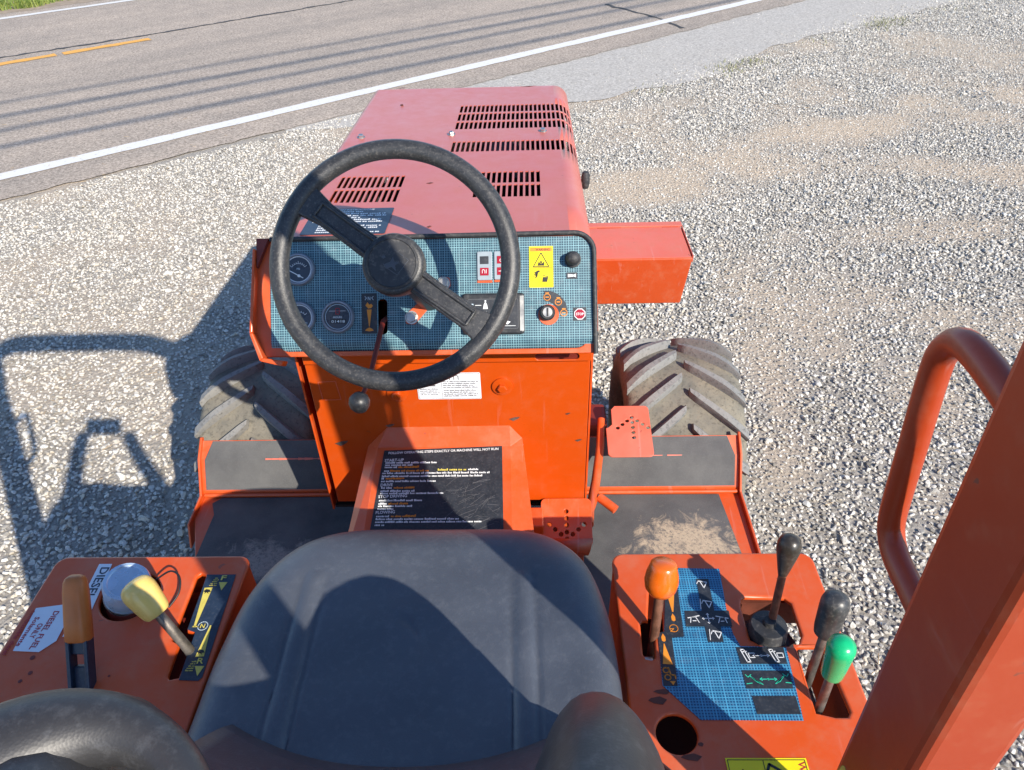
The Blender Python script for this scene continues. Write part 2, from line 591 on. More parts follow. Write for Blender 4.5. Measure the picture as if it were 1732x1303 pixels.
def sandiness(x, y):
    v = np.zeros_like(x)
    wob = (fbm(x, y, 0.55, 50, 5) - 0.5) * 2.3
    for (cx, cy, rx, ry, a, amt) in SANDY:
        ca, sa = math.cos(math.radians(a)), math.sin(math.radians(a))
        u = ((x - cx) * ca + (y - cy) * sa) / rx
        w = (-(x - cx) * sa + (y - cy) * ca) / ry
        d = np.sqrt(u * u + w * w) + wob * 1.6
        v = np.maximum(v, 0.82 * amt * np.clip((1.25 - d) / 1.2, 0, 1) ** 1.2)
    v = np.maximum(v, np.clip((fbm(x, y, 0.9, 80) - 0.60) * 4, 0, 0.55))
    return v


# ---- ground: one sheet, fine near the machine, reaching the horizon
def axis(lo, hi, step, far):
    a = list(np.arange(lo, hi, step))
    k, p = step, hi
    up = []
    while p < far:
        up.append(p); k *= 1.45; p += k
    k, p = step, lo
    dn = []
    while p > -far:
        k *= 1.45; p -= k; dn.append(p)
    return np.array(dn[::-1] + a + up)


gx, gy = axis(-4.5, 6.5, 0.055, 600), axis(0.2, 10.0, 0.055, 600)
GX, GY = np.meshgrid(gx, gy, indexing='ij')
GZ = -0.012 + 0.010 * (fbm(GX, GY, 0.5, 5) - 0.5)
fade = np.clip((8 - np.hypot(GX, GY - 3)) / 3, 0, 1)
GZ = GZ * fade + (1 - fade) * -0.012
nx, ny = len(gx), len(gy)
verts = np.stack([GX.ravel(), GY.ravel(), GZ.ravel()], 1)
idx = np.arange(nx * ny).reshape(nx, ny)
quads = np.stack([idx[:-1, :-1].ravel(), idx[1:, :-1].ravel(), idx[1:, 1:].ravel(), idx[:-1, 1:].ravel()], 1)
me = bpy.data.meshes.new('gravel_ground')
me.from_pydata(verts.tolist(), [], quads.tolist())
at = me.attributes.new('sand', 'FLOAT', 'POINT')
at.data.foreach_set('value', sandiness(GX.ravel(), GY.ravel()).astype(np.float32))
me.polygons.foreach_set('use_smooth', [True] * len(me.polygons))

m_ground, nt, b = new_mat('crushed_limestone_fines')
atn = nt.nodes.new('ShaderNodeAttribute'); atn.attribute_name = 'sand'
n1 = nd_noise(nt, 55, 7, 0.85)
n2 = nd_noise(nt, 2.2, 5, 0.6)
vo = nt.nodes.new('ShaderNodeTexVoronoi'); vo.inputs['Scale'].default_value = 62
tc = nt.nodes.new('ShaderNodeTexCoord')
nt.links.new(tc.outputs['Object'], vo.inputs['Vector'])
gr = nd_mix(nt, nd_ramp(nt, n1.outputs['Fac'], 0.32, 0.68).outputs['Color'], (0.15, 0.14, 0.126), (0.50, 0.47, 0.425))
gr2 = nd_mix(nt, nd_math(nt, 'MULTIPLY', n2.outputs['Fac'], 0.5), gr, (0.36, 0.325, 0.275))
sd = nd_mix(nt, nd_ramp(nt, n1.outputs['Fac'], 0.3, 0.7).outputs['Color'], (0.36, 0.285, 0.205), (0.66, 0.545, 0.42))
gcol = nd_mix(nt, nd_math(nt, 'MINIMUM', nd_math(nt, 'MULTIPLY', atn.outputs['Fac'], 1.15), 1.0), gr2, sd)
nt.links.new(gcol, b.inputs['Base Color'])
b.inputs['Roughness'].default_value = 0.95
b.inputs['Specular IOR Level'].default_value = 0.15
hh = nd_math(nt, 'ADD', nd_math(nt, 'MULTIPLY', vo.outputs['Distance'], 0.8), n1.outputs['Fac'])
nd_bump(nt, b, hh, 0.7, 0.012)
me.materials.append(m_ground)
ground = link(bpy.data.objects.new('gravel_ground', me))
tag(ground, 'pale crushed limestone yard with tan sandy patches around the machine', 'ground', kind='structure')

# ---- loose gravel: stones of one mass
m_stone, nt, b = new_mat('crushed_limestone')
oi = nt.nodes.new('ShaderNodeObjectInfo')
rs = nt.nodes.new('ShaderNodeValToRGB')
cr = rs.color_ramp
cr.elements[0].position = 0.0; cr.elements[0].color = rgba((0.24, 0.23, 0.215))
cr.elements[1].position = 1.0; cr.elements[1].color = rgba((0.80, 0.79, 0.76))
for p, c in ((0.10, (0.40, 0.39, 0.37)), (0.35, (0.60, 0.585, 0.555)), (0.62, (0.69, 0.67, 0.63)), (0.72, (0.62, 0.56, 0.47)), (0.8, (0.72, 0.71, 0.69))):
    e = cr.elements.new(p); e.color = rgba(c)
nt.links.new(oi.outputs['Random'], rs.inputs['Fac'])
n1 = nd_noise(nt, 1.6, 5, 0.7)
dk = nd_ramp(nt, n1.outputs['Fac'], 0.3, 0.75, (0.82, 0.80, 0.765), (1.10, 1.075, 1.03))
nt.links.new(nd_mix(nt, 1.0, rs.outputs['Color'], dk.outputs['Color'], 'MULTIPLY'), b.inputs['Base Color'])
b.inputs['Roughness'].default_value = 0.9
b.inputs['Specular IOR Level'].default_value = 0.2
nd_bump(nt, b, nd_noise(nt, 6, 4, 0.7).outputs['Fac'], 0.4, 0.1)

proto = bpy.data.collections.new('stone_shapes')
for k in range(8):
    bm = bmesh.new()
    r = random.Random(k * 13 + 3)
    sx, sy, sz = r.uniform(0.85, 1.25), r.uniform(0.65, 0.95), r.uniform(0.5, 0.75)
    for q in range(15):
        v = Vector((r.gauss(0, 1), r.gauss(0, 1), r.gauss(0, 1))).normalized() * r.uniform(0.82, 1.05)
        bm.verts.new((v.x * sx, v.y * sy, v.z * sz))
    res = bmesh.ops.convex_hull(bm, input=bm.verts)
    junk = [g for g in res['geom_interior'] if isinstance(g, bmesh.types.BMVert)]
    if junk: bmesh.ops.delete(bm, geom=junk, context='VERTS')
    bmesh.ops.bevel(bm, geom=list(bm.edges), offset=0.06, segments=1, affect='EDGES')
    m2 = bpy.data.meshes.new('stone')
    bm.to_mesh(m2); bm.free()
    m2.materials.append(m_stone)
    proto.objects.link(bpy.data.objects.new('stone', m2))

pts = []
pitch = 0.0175
X, Y = np.meshgrid(np.arange(-6.4, 8.0, pitch), np.arange(-0.9, 11.4, pitch * 0.9), indexing='ij')
X = (X + (np.arange(X.shape[1])[None, :] % 2) * pitch / 2).ravel()
Y = Y.ravel()
X = X + rng.uniform(-0.5, 0.5, X.size) * pitch * 0.9
Y = Y + rng.uniform(-0.5, 0.5, X.size) * pitch * 0.9
dn = X * RN.x + Y * RN.y
dtt = X * RT.x + Y * RT.y
# what the camera can reach on the ground, with a margin
keep = (np.abs(X) < 2.7 + 0.5 * np.maximum(Y, 0)) & (dn < LOT_EDGE + 0.10 * (fbm(X, Y, 0.4, 31) - 0.62) - 0.03)
keep &= ~((np.abs(X + 0.185) < 0.30) & (Y < 2.2))
X, Y, dn, dtt = X[keep], Y[keep], dn[keep], dtt[keep]
S = sandiness(X, Y)
shoulder = np.clip((dn - 4.55 + 0.35 * (fbm(X, Y, 0.6, 33) - 0.5)) / 0.55, 0, 1) * np.clip((dtt - 2.6) / 1.6, 0, 1)
far = np.clip((Y - 4.0) / 4.0, 0, 1)
prob = (1 - 0.48 * S) * (1 - 0.60 * shoulder) * (0.97 - 0.35 * far)
prob = prob * np.clip(0.55 + 1.1 * fbm(X, Y, 0.28, 61), 0.5, 1.0)
keep = rng.random(X.size) < prob
X, Y, S, far, shoulder_ = X[keep], Y[keep], S[keep], far[keep], shoulder[keep]
size = (0.0070 + 0.0066 * rng.random(X.size) ** 1.8) * (0.92 + 0.25 * (fbm(X, Y, 0.7, 44)))
size = size * (1 - 0.35 * S) * (1 - 0.52 * shoulder_)
big = rng.random(X.size) < 0.025
size[big] *= 1.5
small = rng.random(X.size) < 0.22
size[small] *= 0.62
Z = -0.012 + 0.010 * (fbm(X, Y, 0.5, 5) - 0.5) + size * rng.uniform(0.0, 0.75, X.size) - size * 0.35 * S
npts = X.size
me = bpy.data.meshes.new('gravel')
me.vertices.add(npts)
me.vertices.foreach_set('co', np.stack([X, Y, Z], 1).astype(np.float32).ravel())
a1 = me.attributes.new('stone_size', 'FLOAT', 'POINT'); a1.data.foreach_set('value', size.astype(np.float32))
rot = np.stack([rng.normal(0, 0.45, npts), rng.normal(0, 0.45, npts), rng.uniform(0, 6.283, npts)], 1)
a2 = me.attributes.new('stone_turn', 'FLOAT_VECTOR', 'POINT'); a2.data.foreach_set('vector', rot.astype(np.float32).ravel())
a3 = me.attributes.new('stone_shape', 'INT', 'POINT'); a3.data.foreach_set('value', rng.integers(0, 8, npts).astype(np.int32))
gravel = link(bpy.data.objects.new('gravel', me))
tag(gravel, 'loose grey and cream limestone gravel covering the yard', 'gravel', kind='stuff')
ng = bpy.data.node_groups.new('scatter_stones', 'GeometryNodeTree')
ng.interface.new_socket(name='Geometry', in_out='INPUT', socket_type='NodeSocketGeometry')
ng.interface.new_socket(name='Geometry', in_out='OUTPUT', socket_type='NodeSocketGeometry')
gi, go = ng.nodes.new('NodeGroupInput'), ng.nodes.new('NodeGroupOutput')
ci = ng.nodes.new('GeometryNodeCollectionInfo')
ci.inputs['Collection'].default_value = proto
ci.inputs['Separate Children'].default_value = True
ci.inputs['Reset Children'].default_value = True
iop = ng.nodes.new('GeometryNodeInstanceOnPoints')
iop.inputs['Pick Instance'].default_value = True


def named(t, nm):
    a = ng.nodes.new('GeometryNodeInputNamedAttribute')
    a.data_type = t
    a.inputs['Name'].default_value = nm
    return a.outputs['Attribute']


ng.links.new(gi.outputs[0], iop.inputs['Points'])
ng.links.new(ci.outputs[0], iop.inputs['Instance'])
ng.links.new(named('INT', 'stone_shape'), iop.inputs['Instance Index'])
ng.links.new(named('FLOAT_VECTOR', 'stone_turn'), iop.inputs['Rotation'])
ng.links.new(named('FLOAT', 'stone_size'), iop.inputs['Scale'])
ng.links.new(iop.outputs[0], go.inputs[0])
md = gravel.modifiers.new('stones', 'NODES')
md.node_group = ng

# ---- road and packed shoulder (local frame: x along the road, y away from the yard)
m_asph, nt, b = new_mat('sun_bleached_asphalt')
n1 = nd_noise(nt, 42, 7, 0.88)
n2 = nd_noise(nt, 0.9, 6, 0.62, stretch=(0.22, 1.5, 1))
n3 = nd_noise(nt, 5, 6, 0.75)
c1 = nd_mix(nt, nd_ramp(nt, n1.outputs['Fac'], 0.40, 0.60).outputs['Color'], (0.18, 0.158, 0.136), (0.55, 0.487, 0.425))
c2 = nd_mix(nt, nd_ramp(nt, n2.outputs['Fac'], 0.3, 0.7).outputs['Color'], (0.80, 0.79, 0.78), (1.12, 1.07, 1.02))
c2b = nd_mix(nt, nd_ramp(nt, n3.outputs['Fac'], 0.35, 0.68).outputs['Color'], (0.86, 0.86, 0.86), (1.10, 1.08, 1.06))
c3 = nd_mix(nt, 1.0, nd_mix(nt, 1.0, c1, c2, 'MULTIPLY'), c2b, 'MULTIPLY')
nt.links.new(c3, b.inputs['Base Color'])
b.inputs['Roughness'].default_value = 0.85
b.inputs['Specular IOR Level'].default_value = 0.25
nd_bump(nt, b, nd_math(nt, 'ADD', n1.outputs['Fac'], n3.outputs['Fac']), 0.5, 0.004)


def ragged(y, amp, x0, x1, step, seed):
    r = random.Random(seed)
    out, x, w = [], x0, 0.0
    while x <= x1:
        w = w * 0.6 + r.uniform(-amp, amp) * 0.6
        out.append((x, y + w)); x += step * r.uniform(0.6, 1.4)
    return out


def strip(name, low, high, z, mat, parent=None, label=None):
    """sheet between two polylines of the road frame"""
    n = min(len(low), len(high))
    v = [(p[0], p[1], z) for p in low[:n]] + [(p[0], p[1], z) for p in high[:n]]
    f = [(i, i + 1, n + i + 1, n + i) for i in range(n - 1)]
    return mk(name, v, f, mat, parent, W_ROAD)


xs = [-250, -60, -20, -8] + list(np.arange(-6, 18, 0.07)) + [20, 30, 60, 250]
rag = [(x, LOT_EDGE + 0.03 * math.sin(x * 0.9) + 0.035 * (random.random() - 0.5)) for x in xs]
rag2 = [(x, 13.05 + 0.08 * (random.random() - 0.5)) for x in xs]
road = strip('road', rag, rag2, -0.002, m_asph)
tag(road, 'sun bleached two lane asphalt road crossing behind the machine', 'road', kind='structure')

m_wline, nt, b = new_mat('worn_white_road_paint')
n1 = nd_noise(nt, 28, 6, 0.8)
c = nd_mix(nt, nd_ramp(nt, n1.outputs['Fac'], 0.56, 0.70).outputs['Color'], (0.66, 0.65, 0.63), (0.34, 0.32, 0.30))
nt.links.new(c, b.inputs['Base Color']); b.inputs['Roughness'].default_value = 0.7
m_yline, nt, b = new_mat('worn_yellow_road_paint')
n1 = nd_noise(nt, 40, 5, 0.75)
c = nd_mix(nt, nd_ramp(nt, n1.outputs['Fac'], 0.55, 0.7).outputs['Color'], (0.72, 0.36, 0.06), (0.40, 0.30, 0.20))
nt.links.new(c, b.inputs['Base Color']); b.inputs['Roughness'].default_value = 0.7
m_crack = plain('tar_filled_crack', (0.05, 0.048, 0.046), 0.7, var=0.3)

xl = [-250, -40] + list(np.arange(-8, 20, 0.12)) + [40, 250]
strip('edge_line', [(x, 6.215 + random.uniform(-.006, .006)) for x in xl], [(x, 6.365 + random.uniform(-.006, .006)) for x in xl], 0.003, m_wline, road)
strip('edge_line', [(x, 12.53 + random.uniform(-.006, .006)) for x in xl], [(x, 12.66 + random.uniform(-.006, .006)) for x in xl], 0.003, m_wline, road)
for x0, x1 in ((-3.2, 1.36), (1.43, 2.37), (-14.0, -11.0), (11.4, 14.4)):
    q = list(np.arange(x0, x1, 0.08)) + [x1]
    strip('centre_line', [(x, 9.84 + random.uniform(-.012, .012)) for x in q], [(x, 9.97 + random.uniform(-.012, .012)) for x in q], 0.003, m_yline, road)


def crack(pts, w, seed):
    r = random.Random(seed)
    P = []
    for a, b_ in zip(pts[:-1], pts[1:]):
        n = max(2, int(math.dist(a, b_) / 0.08))
        for k in range(n):
            t = k / n
            P.append((a[0] + (b_[0] - a[0]) * t + r.uniform(-.02, .02), a[1] + (b_[1] - a[1]) * t + r.uniform(-.02, .02)))
    P.append(pts[-1])
    n = len(P)
    v = []
    for i, p in enumerate(P):
        d = Vector(P[min(i + 1, n - 1)]) - Vector(P[max(i - 1, 0)])
        d.normalize()
        ww = w * r.uniform(0.4, 1.2) / 2
        v += [(p[0] - d.y * -ww, p[1] - d.x * ww, 0.0018), (p[0] + d.y * -ww, p[1] + d.x * ww, 0.0018)]
    f = [(2 * i, 2 * i + 2, 2 * i + 3, 2 * i + 1) for i in range(n - 1)]
    mk('crack', v, f, m_crack, road, W_ROAD)


crack([(-8, 10.25), (-1, 10.2), (0.86, 10.22), (2.4, 10.14), (5.2, 10.18), (9, 10.1), (14, 10.2)], 0.06, 3)
crack([(7.36, 7.5), (7.30, 7.28), (7.27, 6.9), (7.21, 6.5), (7.02, 5.92)], 0.055, 4)

m_shoulder, nt, b = new_mat('packed_chip_shoulder')
n1 = nd_noise(nt, 40, 7, 0.88)
n2 = nd_noise(nt, 2.4, 6, 0.7)
c1 = nd_mix(nt, nd_ramp(nt, n1.outputs['Fac'], 0.38, 0.62).outputs['Color'], (0.20, 0.188, 0.172), (0.60, 0.57, 0.53))
nt.links.new(nd_mix(nt, nd_math(nt, 'MULTIPLY', n2.outputs['Fac'], 0.45), c1, (0.42, 0.385, 0.33)), b.inputs['Base Color'])
b.inputs['Roughness'].default_value = 0.95
nd_bump(nt, b, n1.outputs['Fac'], 0.6, 0.005)
xs2 = list(np.arange(2.2, 30, 0.07))
low = [(x, 4.63 + max(0.0, (4.6 - x)) * 0.5 - max(0, x - 8.5) * 0.06 + 0.10 * math.sin(x * 1.9) + 0.16 * (value_noise(x, 0.3, 0.3, 9) - 0.5)) for x in xs2]
high = [(x, LOT_EDGE + 0.2) for x in xs2]
shoulder = strip('road_shoulder', low, high, -0.007, m_shoulder)
tag(shoulder, 'smooth packed chip strip between the asphalt and the loose gravel', 'road shoulder', kind='structure')

# ---- dirt lip and grass beyond the road
m_soil = plain('verge_soil', (0.30, 0.24, 0.18), 0.95, var=0.25, scale=12, bump=0.5)
verge = strip('verge', [(x, p[1] - 0.12) for x, p in zip(xs, rag2)], [(x, 60.0) for x in xs], 0.000, m_soil)
tag(verge, 'bare dirt verge on the far side of the road', 'verge', kind='structure')
m_grass, nt, b = new_mat('verge_grass')
hi = nt.nodes.new('ShaderNodeNewGeometry')
rg = nd_ramp(nt, hi.outputs['Random Per Island'], 0.0, 1.0, (0.07, 0.13, 0.02), (0.26, 0.30, 0.06))
nt.links.new(rg.outputs['Color'], b.inputs['Base Color'])
b.inputs['Roughness'].default_value = 0.6
v, f = [], []
r = random.Random(5)
for k in range(30000):
    tx = r.uniform(-8, 16) if k > 14000 else r.uniform(-1.5, 6.5)
    ty = 13.22 + r.random() ** 1.4 * 3.2 + 0.10 * math.sin(tx * 3.1) + 0.06 * math.sin(tx * 9.7)
    a = r.uniform(0, 6.283); h = r.uniform(0.05, 0.14); w = r.uniform(0.004, 0.008)
    lx, ly = r.gauss(0, 0.04), r.gauss(0, 0.04)
    n = len(v)
    ca, sa = math.cos(a) * w, math.sin(a) * w
    v += [(tx - ca, ty - sa, 0), (tx + ca, ty + sa, 0), (tx + ca * .7 + lx * .4, ty + sa * .7 + ly * .4, h * .6), (tx - ca * .7 + lx * .4, ty - sa * .7 + ly * .4, h * .6), (tx + lx, ty + ly, h)]
    f += [(n, n + 1, n + 2, n + 3), (n + 3, n + 2, n + 4)]
grass = mk('grass', v, f, m_grass, None, W_ROAD)
tag(grass, 'green roadside grass in the far corner beyond the white line', 'grass', kind='stuff')

m_weed = plain('low_weed', (0.24, 0.24, 0.12), 0.7, var=0.3, scale=6)
v, f = [], []
r = random.Random(15)
for k in range(1500):
    tx = r.uniform(4.6, 10.5)
    ty = 4.60 - 0.25 * r.random() ** 2 + r.gauss(0, .07) - max(0, tx - 8.5) * .06
    if math.sin(tx * 2.3) + math.sin(tx * 5.1 + 1) + r.gauss(0, .5) < 0.5: continue
    a = r.uniform(0, 6.283); h = r.uniform(0.012, 0.04); w = r.uniform(0.003, 0.006)
    lx, ly = r.gauss(0, 0.02), r.gauss(0, 0.02)
    n = len(v)
    ca, sa = math.cos(a) * w, math.sin(a) * w
    v += [(tx - ca, ty - sa, -.004), (tx + ca, ty + sa, -.004), (tx + lx, ty + ly, h)]
    f += [(n, n + 1, n + 2)]
weeds = mk('weeds', v, f, m_weed, None, W_ROAD)
tag(weeds, 'thin green weeds along the edge of the packed strip', 'weeds', kind='stuff')

# ---- dry straw bits lying on the gravel (too many to count)
m_straw = plain('dry_straw', (0.42, 0.29, 0.15), 0.8, var=0.3, scale=5)
mb = MB()
r = random.Random(9)
for k in range(420):
    y = r.uniform(0.9, 6.5); x = r.uniform(-0.4 - 0.7 * y, 0.9 + 0.75 * y)
    if abs(x + 0.185) < 0.5 and y < 2.6: continue
    a = r.uniform(0, 6.283); l = r.uniform(0.01, 0.045)
    z = 0.004 + r.uniform(0, 0.006)
    mb.tube([(x, y, z), (x + l * math.cos(a) * .5, y + l * math.sin(a) * .5, z + r.uniform(0, .004)), (x + l * math.cos(a), y + l * math.sin(a), z + r.uniform(-.002, .004))], 0.0011, 4)
straw = mb.build('straw', m_straw)
tag(straw, 'scattered dry straw and leaf bits lying on the gravel', 'straw', kind='stuff')

# ---- overhead line along the road: its wires throw the thin dark bands on the asphalt
m_wood = plain('creosoted_pole', (0.10, 0.07, 0.045), 0.85, var=0.3, scale=9, bump=0.5)
ZW = 5.6
kx, ky = SUN.x / SUN.z, SUN.y / SUN.z
shift = Vector((kx * ZW, ky * ZW))
bands = [((0.55, 8.32), (6.23, 8.01), 0.016), ((0.48, 7.87), (5.86, 7.54), 0.024), ((0.41, 7.44), (5.58, 7.18), 0.021), ((0.34, 6.99), (5.18, 6.67), 0.024)]
words = ['topmost', 'second', 'third', 'lowest']
for k, (p, q, rad) in enumerate(bands):
    A = RT * p[0] + RN * p[1]; B = RT * q[0] + RN * q[1]
    A = Vector((A.x + shift.x, A.y + shift.y, ZW)); B = Vector((B.x + shift.x, B.y + shift.y, ZW))
    d = (B - A).normalized()
    mid = (A + B) / 2
    pth = [mid + d * s + Vector((0, 0, 0.6 * (s / 24.0) ** 2)) for s in range(-24, 25, 3)]
    w = MB().tube([tuple(x - mid) for x in pth], rad, 8).build('overhead_wire', m_canopy, None, Matrix.Translation(mid))
    tag(w, 'overhead cable high above casting the %s of the four shadow bands on the road' % words[k], 'cable', 'overhead cables beside the road')

# ================================================================== the machine
XC = -0.185
T = empty('trencher', (XC, 0.9, 0))
tag(T, 'orange ride-on trencher seen from its seat, with steering wheel, levers and roll bar', 'trencher')


def flatpart(name, loop, th, mat, parent, W, h=0.0):
    return MB().poly(loop, th).build(name, mat, parent, up_at(W, h))


def stroke(name, polys, w, mat, parent, W, h=0.0, closed=False):
    mb = MB()
    for P in polys: mb.line(P, w, 0.0003, closed)
    return mb.build(name, mat, parent, up_at(W, h))


def word_lines(rows, lh, mat, parent, W, h, seed, name='lettering'):
    """lines of print too small to read: (u0, u1, v) each broken into word-long strokes"""
    r = random.Random(seed)
    mb = MB()
    for u0, u1, v in rows:
        u = u0
        while u < u1 - lh * 0.6:
            w = min(r.uniform(1.2, 5.0) * lh, u1 - u)
            x = u
            while x < u + w - lh * 0.2:      # letters
                lw = lh * r.uniform(0.35, 0.6)
                hh = lh * r.choice((0.62, 0.62, 0.7, 0.95))
                mb.poly([(x, v), (x + lw, v), (x + lw, v + hh), (x, v + hh)], 0.0003)
                x += lw + lh * 0.16
            u = x + lh * r.uniform(0.3, 0.55)
    return tag(mb.build(name, mat, parent, up_at(W, h)), kind='stuff')


# ------------------------------------------------------------------ frame and engine under the sheet metal
fr = MB()
for s in (-1, 1):
    fr.box(XC + s * 0.24 - 0.035, -0.25, 0.32, XC + s * 0.24 + 0.035, 2.45, 0.44)
fr.box(XC - 0.205, 1.0, 0.34, XC + 0.205, 1.12, 0.43)
fr.box(XC - 0.205, 2.33, 0.34, XC + 0.205, 2.45, 0.43)
fr.box(XC - 0.205, 0.0, 0.34, XC + 0.205, 0.12, 0.43)
fr.build('chassis', m_orange, T, bevel=0.006)
ax = MB()
ax.tube([(XC - 0.52, 1.77, 0.34), (XC - 0.18, 1.77, 0.34)], 0.05, 14).tube([(XC + 0.18, 1.77, 0.34), (XC + 0.52, 1.77, 0.34)], 0.05, 14)
ax.lathe([(0.05, -.13), (0.13, -.1), (0.15, 0), (0.13, .1), (0.05, .13)], 20, Matrix.Translation((XC, 1.77, 0.34)))
ax.build('axle', m_dkred, T, smooth=40)
eng = MB()
eng.box(XC - 0.20, 1.32, 0.45, XC + 0.17, 2.10, 0.98)
eng.box(XC - 0.12, 1.40, 0.98, XC + 0.10, 2.02, 1.08)
eng.box(XC - 0.25, 2.16, 0.45, XC + 0.25, 2.25, 1.14)
eng.build('engine', m_engine, T, bevel=0.02)
MB().lathe([(.001, -.16), (.07, -.155), (.075, -.14), (.075, .14), (.07, .155), (.001, .16)], 24, Matrix.Translation((XC + 0.10, 1.98, 1.16)) @ Matrix.Rotation(math.pi / 2, 4, 'X')).build('air_filter', m_engine, T, smooth=40)
MB().tube([(-0.40, 1.35, 1.17), (-0.40, 1.75, 1.19), (-0.32, 2.0, 1.12)], 0.035, 12).build('hose', m_rubber, T, smooth=50)
MB().box(-0.45, 1.40, 1.10, -0.30, 1.52, 1.22).build('coolant_tank', m_orange, T, bevel=0.015)

MB().box(-0.485, 1.24, 0.622, 0.115, 2.40, 0.63).build('bay_floor', m_dark, T)
MB().box(-0.48, 2.385, 0.63, 0.11, 2.395, 1.20).build('radiator_screen', m_dark, T)

# ------------------------------------------------------------------ hood: sheet with punched cooling slots
HY0, HY1 = 1.283, 2.392
XL, XR = -0.487, 0.118
RL, RR_ = 0.016, 0.045


def hood_z(y): return 1.321 - 0.039 * (y - 1.285)


def hood_section(s):
    """arc position s (0 at the flat top's left end) -> (x, drop below the top)"""
    flat0, flat1 = XL + RL, XR - RR_
    if s < 0:
        a = -s / RL
        if a < math.pi / 2: return flat0 - RL * math.sin(a), RL * (1 - math.cos(a))
        return XL, RL + (a - math.pi / 2) * RL
    L = flat1 - flat0
    if s <= L: return flat0 + s, 0.0
    a = (s - L) / RR_
    if a < math.radians(80): return flat1 + RR_ * math.sin(a), RR_ * (1 - math.cos(a))
    e = (a - math.radians(80)) * RR_
    return flat1 + RR_ * math.sin(math.radians(80)) + e * math.cos(math.radians(80)), RR_ * (1 - math.cos(math.radians(80))) + e * math.sin(math.radians(80))


flat0 = XL + RL
slots = []


def slot_group(x0, n, pitch, w, rows):
    for (y0, y1) in rows:
        for k in range(n):
            s0 = x0 - flat0 + k * pitch
            slots.append((s0, s0 + w, y0, y1))


slot_group(-0.199, 28, 0.01235, 0.0078, [(1.957, 2.024), (2.035, 2.104), (2.115, 2.186)])
slot_group(-0.1955, 28, 0.01235, 0.0078, [(1.772, 1.852)])
slot_group(-0.1235, 12, 0.01235, 0.0078, [(1.472, 1.544), (1.555, 1.626)])
slot_group(-0.4275, 12, 0.01235, 0.0078, [(1.456, 1.530), (1.541, 1.613)])
Lf = (XR - RR_) - flat0
us = set([-RL * math.pi / 2 - 0.05] + [-RL * math.pi / 2 * k / 4 for k in range(5)] + [Lf + RR_ * math.radians(80) * k / 7 for k in range(8)] + [Lf + RR_ * math.radians(80) + 0.09])
vs = set(np.linspace(HY0, HY1, 9).tolist())
for a, b_, c, d in slots:
    us |= {a, b_}; vs |= {c, d}


def uniq(S):
    S = sorted(S); out = [S[0]]
    for x in S[1:]:
        if x - out[-1] > 4e-4: out.append(x)
    return out


us, vs = uniq(us), uniq(vs)
hv, hf = [], []
for u in us:
    x, dz = hood_section(u)
    for y in vs:
        hv.append((x, y, hood_z(y) - dz))
nv = len(vs)
for i in range(len(us) - 1):
    for j in range(nv - 1):
        cu_, cv = (us[i] + us[i + 1]) / 2, (vs[j] + vs[j + 1]) / 2
        if any(a < cu_ < b_ and c < cv < d for a, b_, c, d in slots): continue
        hf.append((i * nv + j, (i + 1) * nv + j, (i + 1) * nv + j + 1, i * nv + j + 1))
# nose: rolled front edge going down
nb = len(hv)
for q, (dy, dz) in enumerate(((0.012, 0.004), (0.018, 0.014), (0.019, 0.08))):
    for u in us:
        x, d0 = hood_section(u)
        hv.append((x, HY1 + dy, hood_z(HY1) - max(d0, 0) - dz if dz < 0.05 else hood_z(HY1) - max(d0, 0.0) - dz))
nu = len(us)
for i in range(nu - 1):
    hf.append((i * nv + nv - 1, (i + 1) * nv + nv - 1, nb + i + 1, nb + i))
    for q in range(2):
        hf.append((nb + q * nu + i, nb + q * nu + i + 1, nb + (q + 1) * nu + i + 1, nb + (q + 1) * nu + i))
hood = mk('hood', hv, hf, m_hood, T)
nq = len(hood.data.polygons)
cxs = [p.center for p in hood.data.polygons]
hood.data.polygons.foreach_set('use_smooth', [not (XL + RL < c_.x < XR - RR_) and c_.y < HY1 for c_ in cxs])
so = hood.modifiers.new('sheet', 'SOLIDIFY'); so.thickness = 0.0025; so.offset = -1
W_HOOD = PM((0, 1.285, 1.321), (1, 0, 0), (0, 1, -0.039))


def bolt(name, p, nrm, r, h, mat, parent, washer=None, seed=0):
    q = Vector(nrm).to_track_quat('Z', 'Y').to_matrix().to_4x4()
    Wb = Matrix.Translation(p) @ q @ Matrix.Rotation(seed, 4, 'Z')
    mb = MB()
    if washer: mb.lathe([(washer, 0), (washer, 0.0015), (r * 1.05, 0.0015)], 20)
    mb.lathe([(r, 0.0012), (r, h * 0.85), (r * 0.88, h)], 6)
    return mb.build(name, mat, parent, Wb)


for k, (x, y) in enumerate(((-0.4380, 1.9020), (-0.2040, 1.9100), (0.0330, 1.9220))):
    bolt('hood_bolt', (x, y, hood_z(y) + 0.0005), (0, -.1, 1), 0.007, 0.008, m_steel, hood, 0.010, k * .4)
bolt('screw', ((-0.3730, 2.1990)[0], (-0.3730, 2.1990)[1], hood_z(2.2)), (0, 0, 1), 0.0045, 0.004, m_rim, hood)
# scuffs on the hood skin where the photo shows paint knocked off
for (px, w_, a) in (((-0.0020, 2.3890), 0.05, 20), ((-0.2230, 1.5600), 0.016, 15), ((-0.1990, 1.3220), 0.01, 30), ((-0.4020, 2.4060), 0.04, 8)):
    flatpart('scuff', [(px[0] - w_ / 2, px[1] - 1.285), (px[0], px[1] - 1.285 - 0.004), (px[0] + w_ / 2, px[1] - 1.285 + w_ * math.tan(math.radians(a)) * .5), (px[0] + w_ * .1, px[1] - 1.285 + 0.006)], 0.0003, m_rim, hood, W_HOOD, 0.0002)
